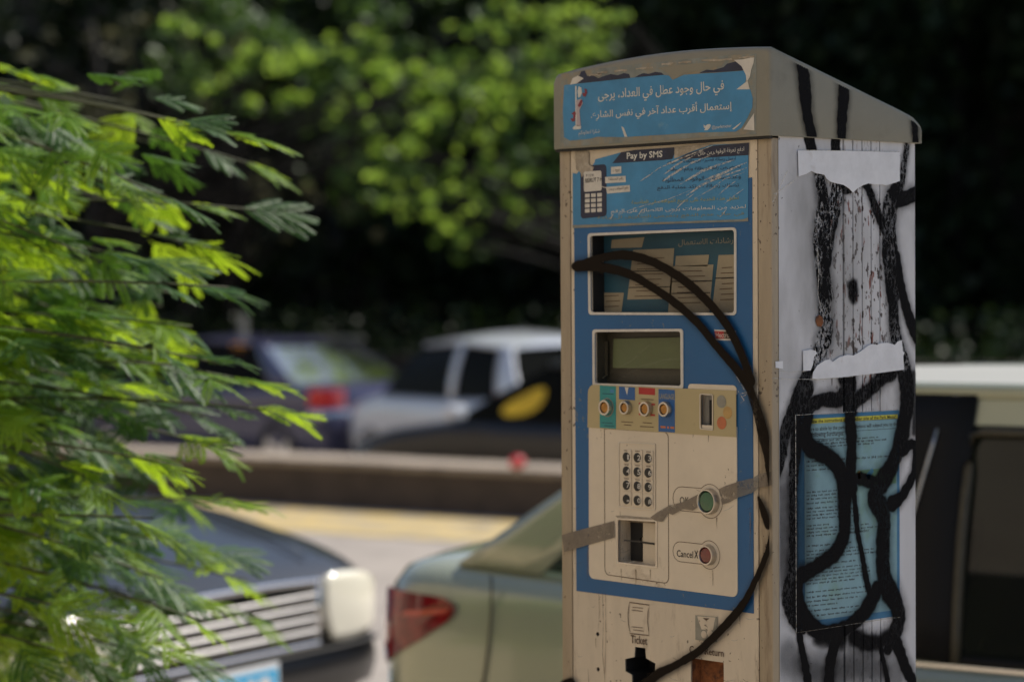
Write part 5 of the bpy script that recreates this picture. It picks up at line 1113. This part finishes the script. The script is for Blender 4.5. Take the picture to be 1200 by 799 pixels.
c3 = cl([(445, 175, 22, 1), (460, 200, 22, 1), (480, 215, 22, 1), (450, 225, 20, .8), (490, 250, 20, .9), (520, 250, 22, 1), (545, 220, 24, 1), (560, 185, 22, 1), (550, 160, 18, .7), (580, 215, 22, .8), (515, 275, 16, .5), (600, 200, 18, .5), (565, 245, 18, .6), (620, 245, 16, .25), (480, 180, 16, .5)], 28)
c4_ = cl([(40, 60, 40, .6), (90, 160, 40, .5), (190, 150, 36, .6), (130, 60, 50, .8), (190, 40, 40, .5), (230, 70, 40, .45), (170, 100, 40, .4), (80, 90, 40, .4), (320, 200, 30, .25), (350, 230, 30, .3), (400, 250, 28, .25), (330, 250, 26, .2), (270, 130, 30, .3)], 30)
M['leafM'] = leaf_mat('mid_green_leaves', (.028, .07, .018), (.06, .12, .03), .35, tcol=(.16, .27, .04))
def cm(lst, d): return [(tuple(P(x+random.gauss(0, r_*.5), y+random.gauss(0, r_*.4), d+random.uniform(-.9, .9))), r_*random.uniform(.5, .9)*d/FPX, dn) for x, y, r_, dn in lst for _ in range(3)]
c5 = cm([(240, 30, 60, 1), (310, 50, 60, 1), (380, 60, 60, 1), (450, 90, 60, 1), (520, 100, 60, 1), (590, 90, 55, 1), (650, 70, 55, 1), (700, 40, 40, .8), (360, 130, 50, .7), (440, 150, 45, .8), (640, 140, 40, .7), (200, 90, 60, .7), (280, 120, 50, .6), (560, 20, 50, .7), (420, 10, 50, .6), (300, 0, 60, .7)], 30.5)
c6 = cm([(450, 200, 50, 1), (510, 230, 55, 1), (570, 210, 50, 1), (610, 180, 40, .7), (540, 280, 40, .6), (610, 260, 40, .4), (400, 210, 40, .4), (640, 220, 30, .4)], 29.6)
def ptree2(*a): return ptree(*a)
ptree('park tree with brightest green sunlit boughs, above the aubergine saloon', -5.2, 30.5, 5.2, c1, 2300, .135, M['leafA'], 11)
ptree('park tree whose sunlit boughs reach the top left of the pay machine', 3.0, 31.0, 4.0, c2, 2300, .135, M['leafA'], 12)
ptree('park tree with a low sunlit bough hanging over the silver hatchback', 2.0, 30, 4.0, c3, 2300, .13, M['leafA'], 13)
ptree('park tree with dull brownish foliage behind the acacia', -3.6, 31.5, 5.0, c4_, 600, .15, M['leafC'], 14)
ptree('broad park tree with mid green canopy filling the upper centre behind the sunlit boughs', -4.2, 31.8, 5.4, c5, 360, .16, M['leafM'], 15)
ptree('smaller mid green park tree over the silver hatchback, behind the low bough', 2.6, 31, 4.0, c6, 360, .16, M['leafM'], 16)
# dense shaded row behind
dk = random.Random(21)
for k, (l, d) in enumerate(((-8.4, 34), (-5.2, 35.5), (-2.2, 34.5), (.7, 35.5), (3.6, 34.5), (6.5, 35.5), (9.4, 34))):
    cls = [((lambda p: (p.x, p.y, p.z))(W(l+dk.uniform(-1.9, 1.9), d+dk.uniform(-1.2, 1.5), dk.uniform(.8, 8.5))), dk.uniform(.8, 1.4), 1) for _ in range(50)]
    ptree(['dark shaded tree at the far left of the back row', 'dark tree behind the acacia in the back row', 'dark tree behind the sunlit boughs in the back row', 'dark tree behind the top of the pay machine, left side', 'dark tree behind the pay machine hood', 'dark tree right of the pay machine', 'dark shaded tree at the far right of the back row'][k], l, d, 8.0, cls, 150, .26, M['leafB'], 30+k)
# added dark park wall and fence: background shade put into the near-black colour
M['wallm'] = mat('shade_black_wall', (.030, .026, .022), .9, var=.3, scale=1.2)
wl = empty('park_wall', W(0, 0, 0)+Nv*(n_bar+20), EAZ, label='dark wall added behind the park trees, shade put into its colour', cat='wall')
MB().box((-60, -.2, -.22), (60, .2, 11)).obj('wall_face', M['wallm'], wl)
hg = empty('clipped_hedge', W(0, 0, 0)+Nv*(n_bar+9.6), EAZ, label='low dark hedge along the far kerb behind the traffic', cat='hedge')
hr = np.random.default_rng(8); nH = 30000
Pp = np.stack([hr.uniform(-34, 26, nH), hr.uniform(-.5, .5, nH), hr.uniform(-.2, 1.15, nH)+.25*np.sin(hr.uniform(0, 6, nH))], 1); s_ = .12
t_ = hr.normal(size=(nH, 3)); t_ /= np.linalg.norm(t_, axis=1)[:, None]; b_ = np.cross(t_, hr.normal(size=(nH, 3))); b_ /= np.linalg.norm(b_, axis=1)[:, None]
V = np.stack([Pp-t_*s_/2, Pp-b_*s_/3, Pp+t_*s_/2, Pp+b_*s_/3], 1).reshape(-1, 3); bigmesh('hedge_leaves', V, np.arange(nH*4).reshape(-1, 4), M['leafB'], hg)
MB().box((-34, -.35, -.2), (26, .35, .8)).obj('hedge_core', M['wallm'], hg)
# stone gate pillar seen dimly over the silver car
M['dimstone'] = mat('dim_stone', (.07, .07, .06), .9, var=.2, scale=4)
pq = P(395, 392, 26.5); sp_ = empty('gate_pillar', (pq.x, pq.y, -.22), EAZ, label='dim grey stone pillar between the aubergine saloon and silver hatchback', cat='pillar')
MB().box((-.19, -.19, 0), (.19, .19, 1.25), .02).obj('shaft', M['dimstone'], sp_); MB().box((-.22, -.22, 1.251), (.22, .22, 1.32), .02).obj('cap', M['dimstone'], sp_)

# unseen street front added behind the photographer: warm stone, gives the bounce on the meter
M['stone'] = mat('warm_sandstone', (.38, .33, .265), .85, var=.1, scale=2, bump=.3, bscale=20)
bl = empty('bounce_building', (1.0, -6.6, .146), R(4), label='added unseen sandstone front behind the camera, bouncing warm light onto the meter', cat='building')
MB().box((-90, -3, 0), (2.5, 0, 11)).obj('wall', M['stone'], bl)
for k in range(9):
    wn = MB().box((-12+k*2.8, .001, 1.0), (-10.7+k*2.8, .06, 2.6), .01).obj('window', M['trim'], bl); MB().box((-11.9+k*2.8, .06, 1.1), (-10.8+k*2.8, .07, 2.5)).obj('pane', M['darkglass'], wn)
flush_text()
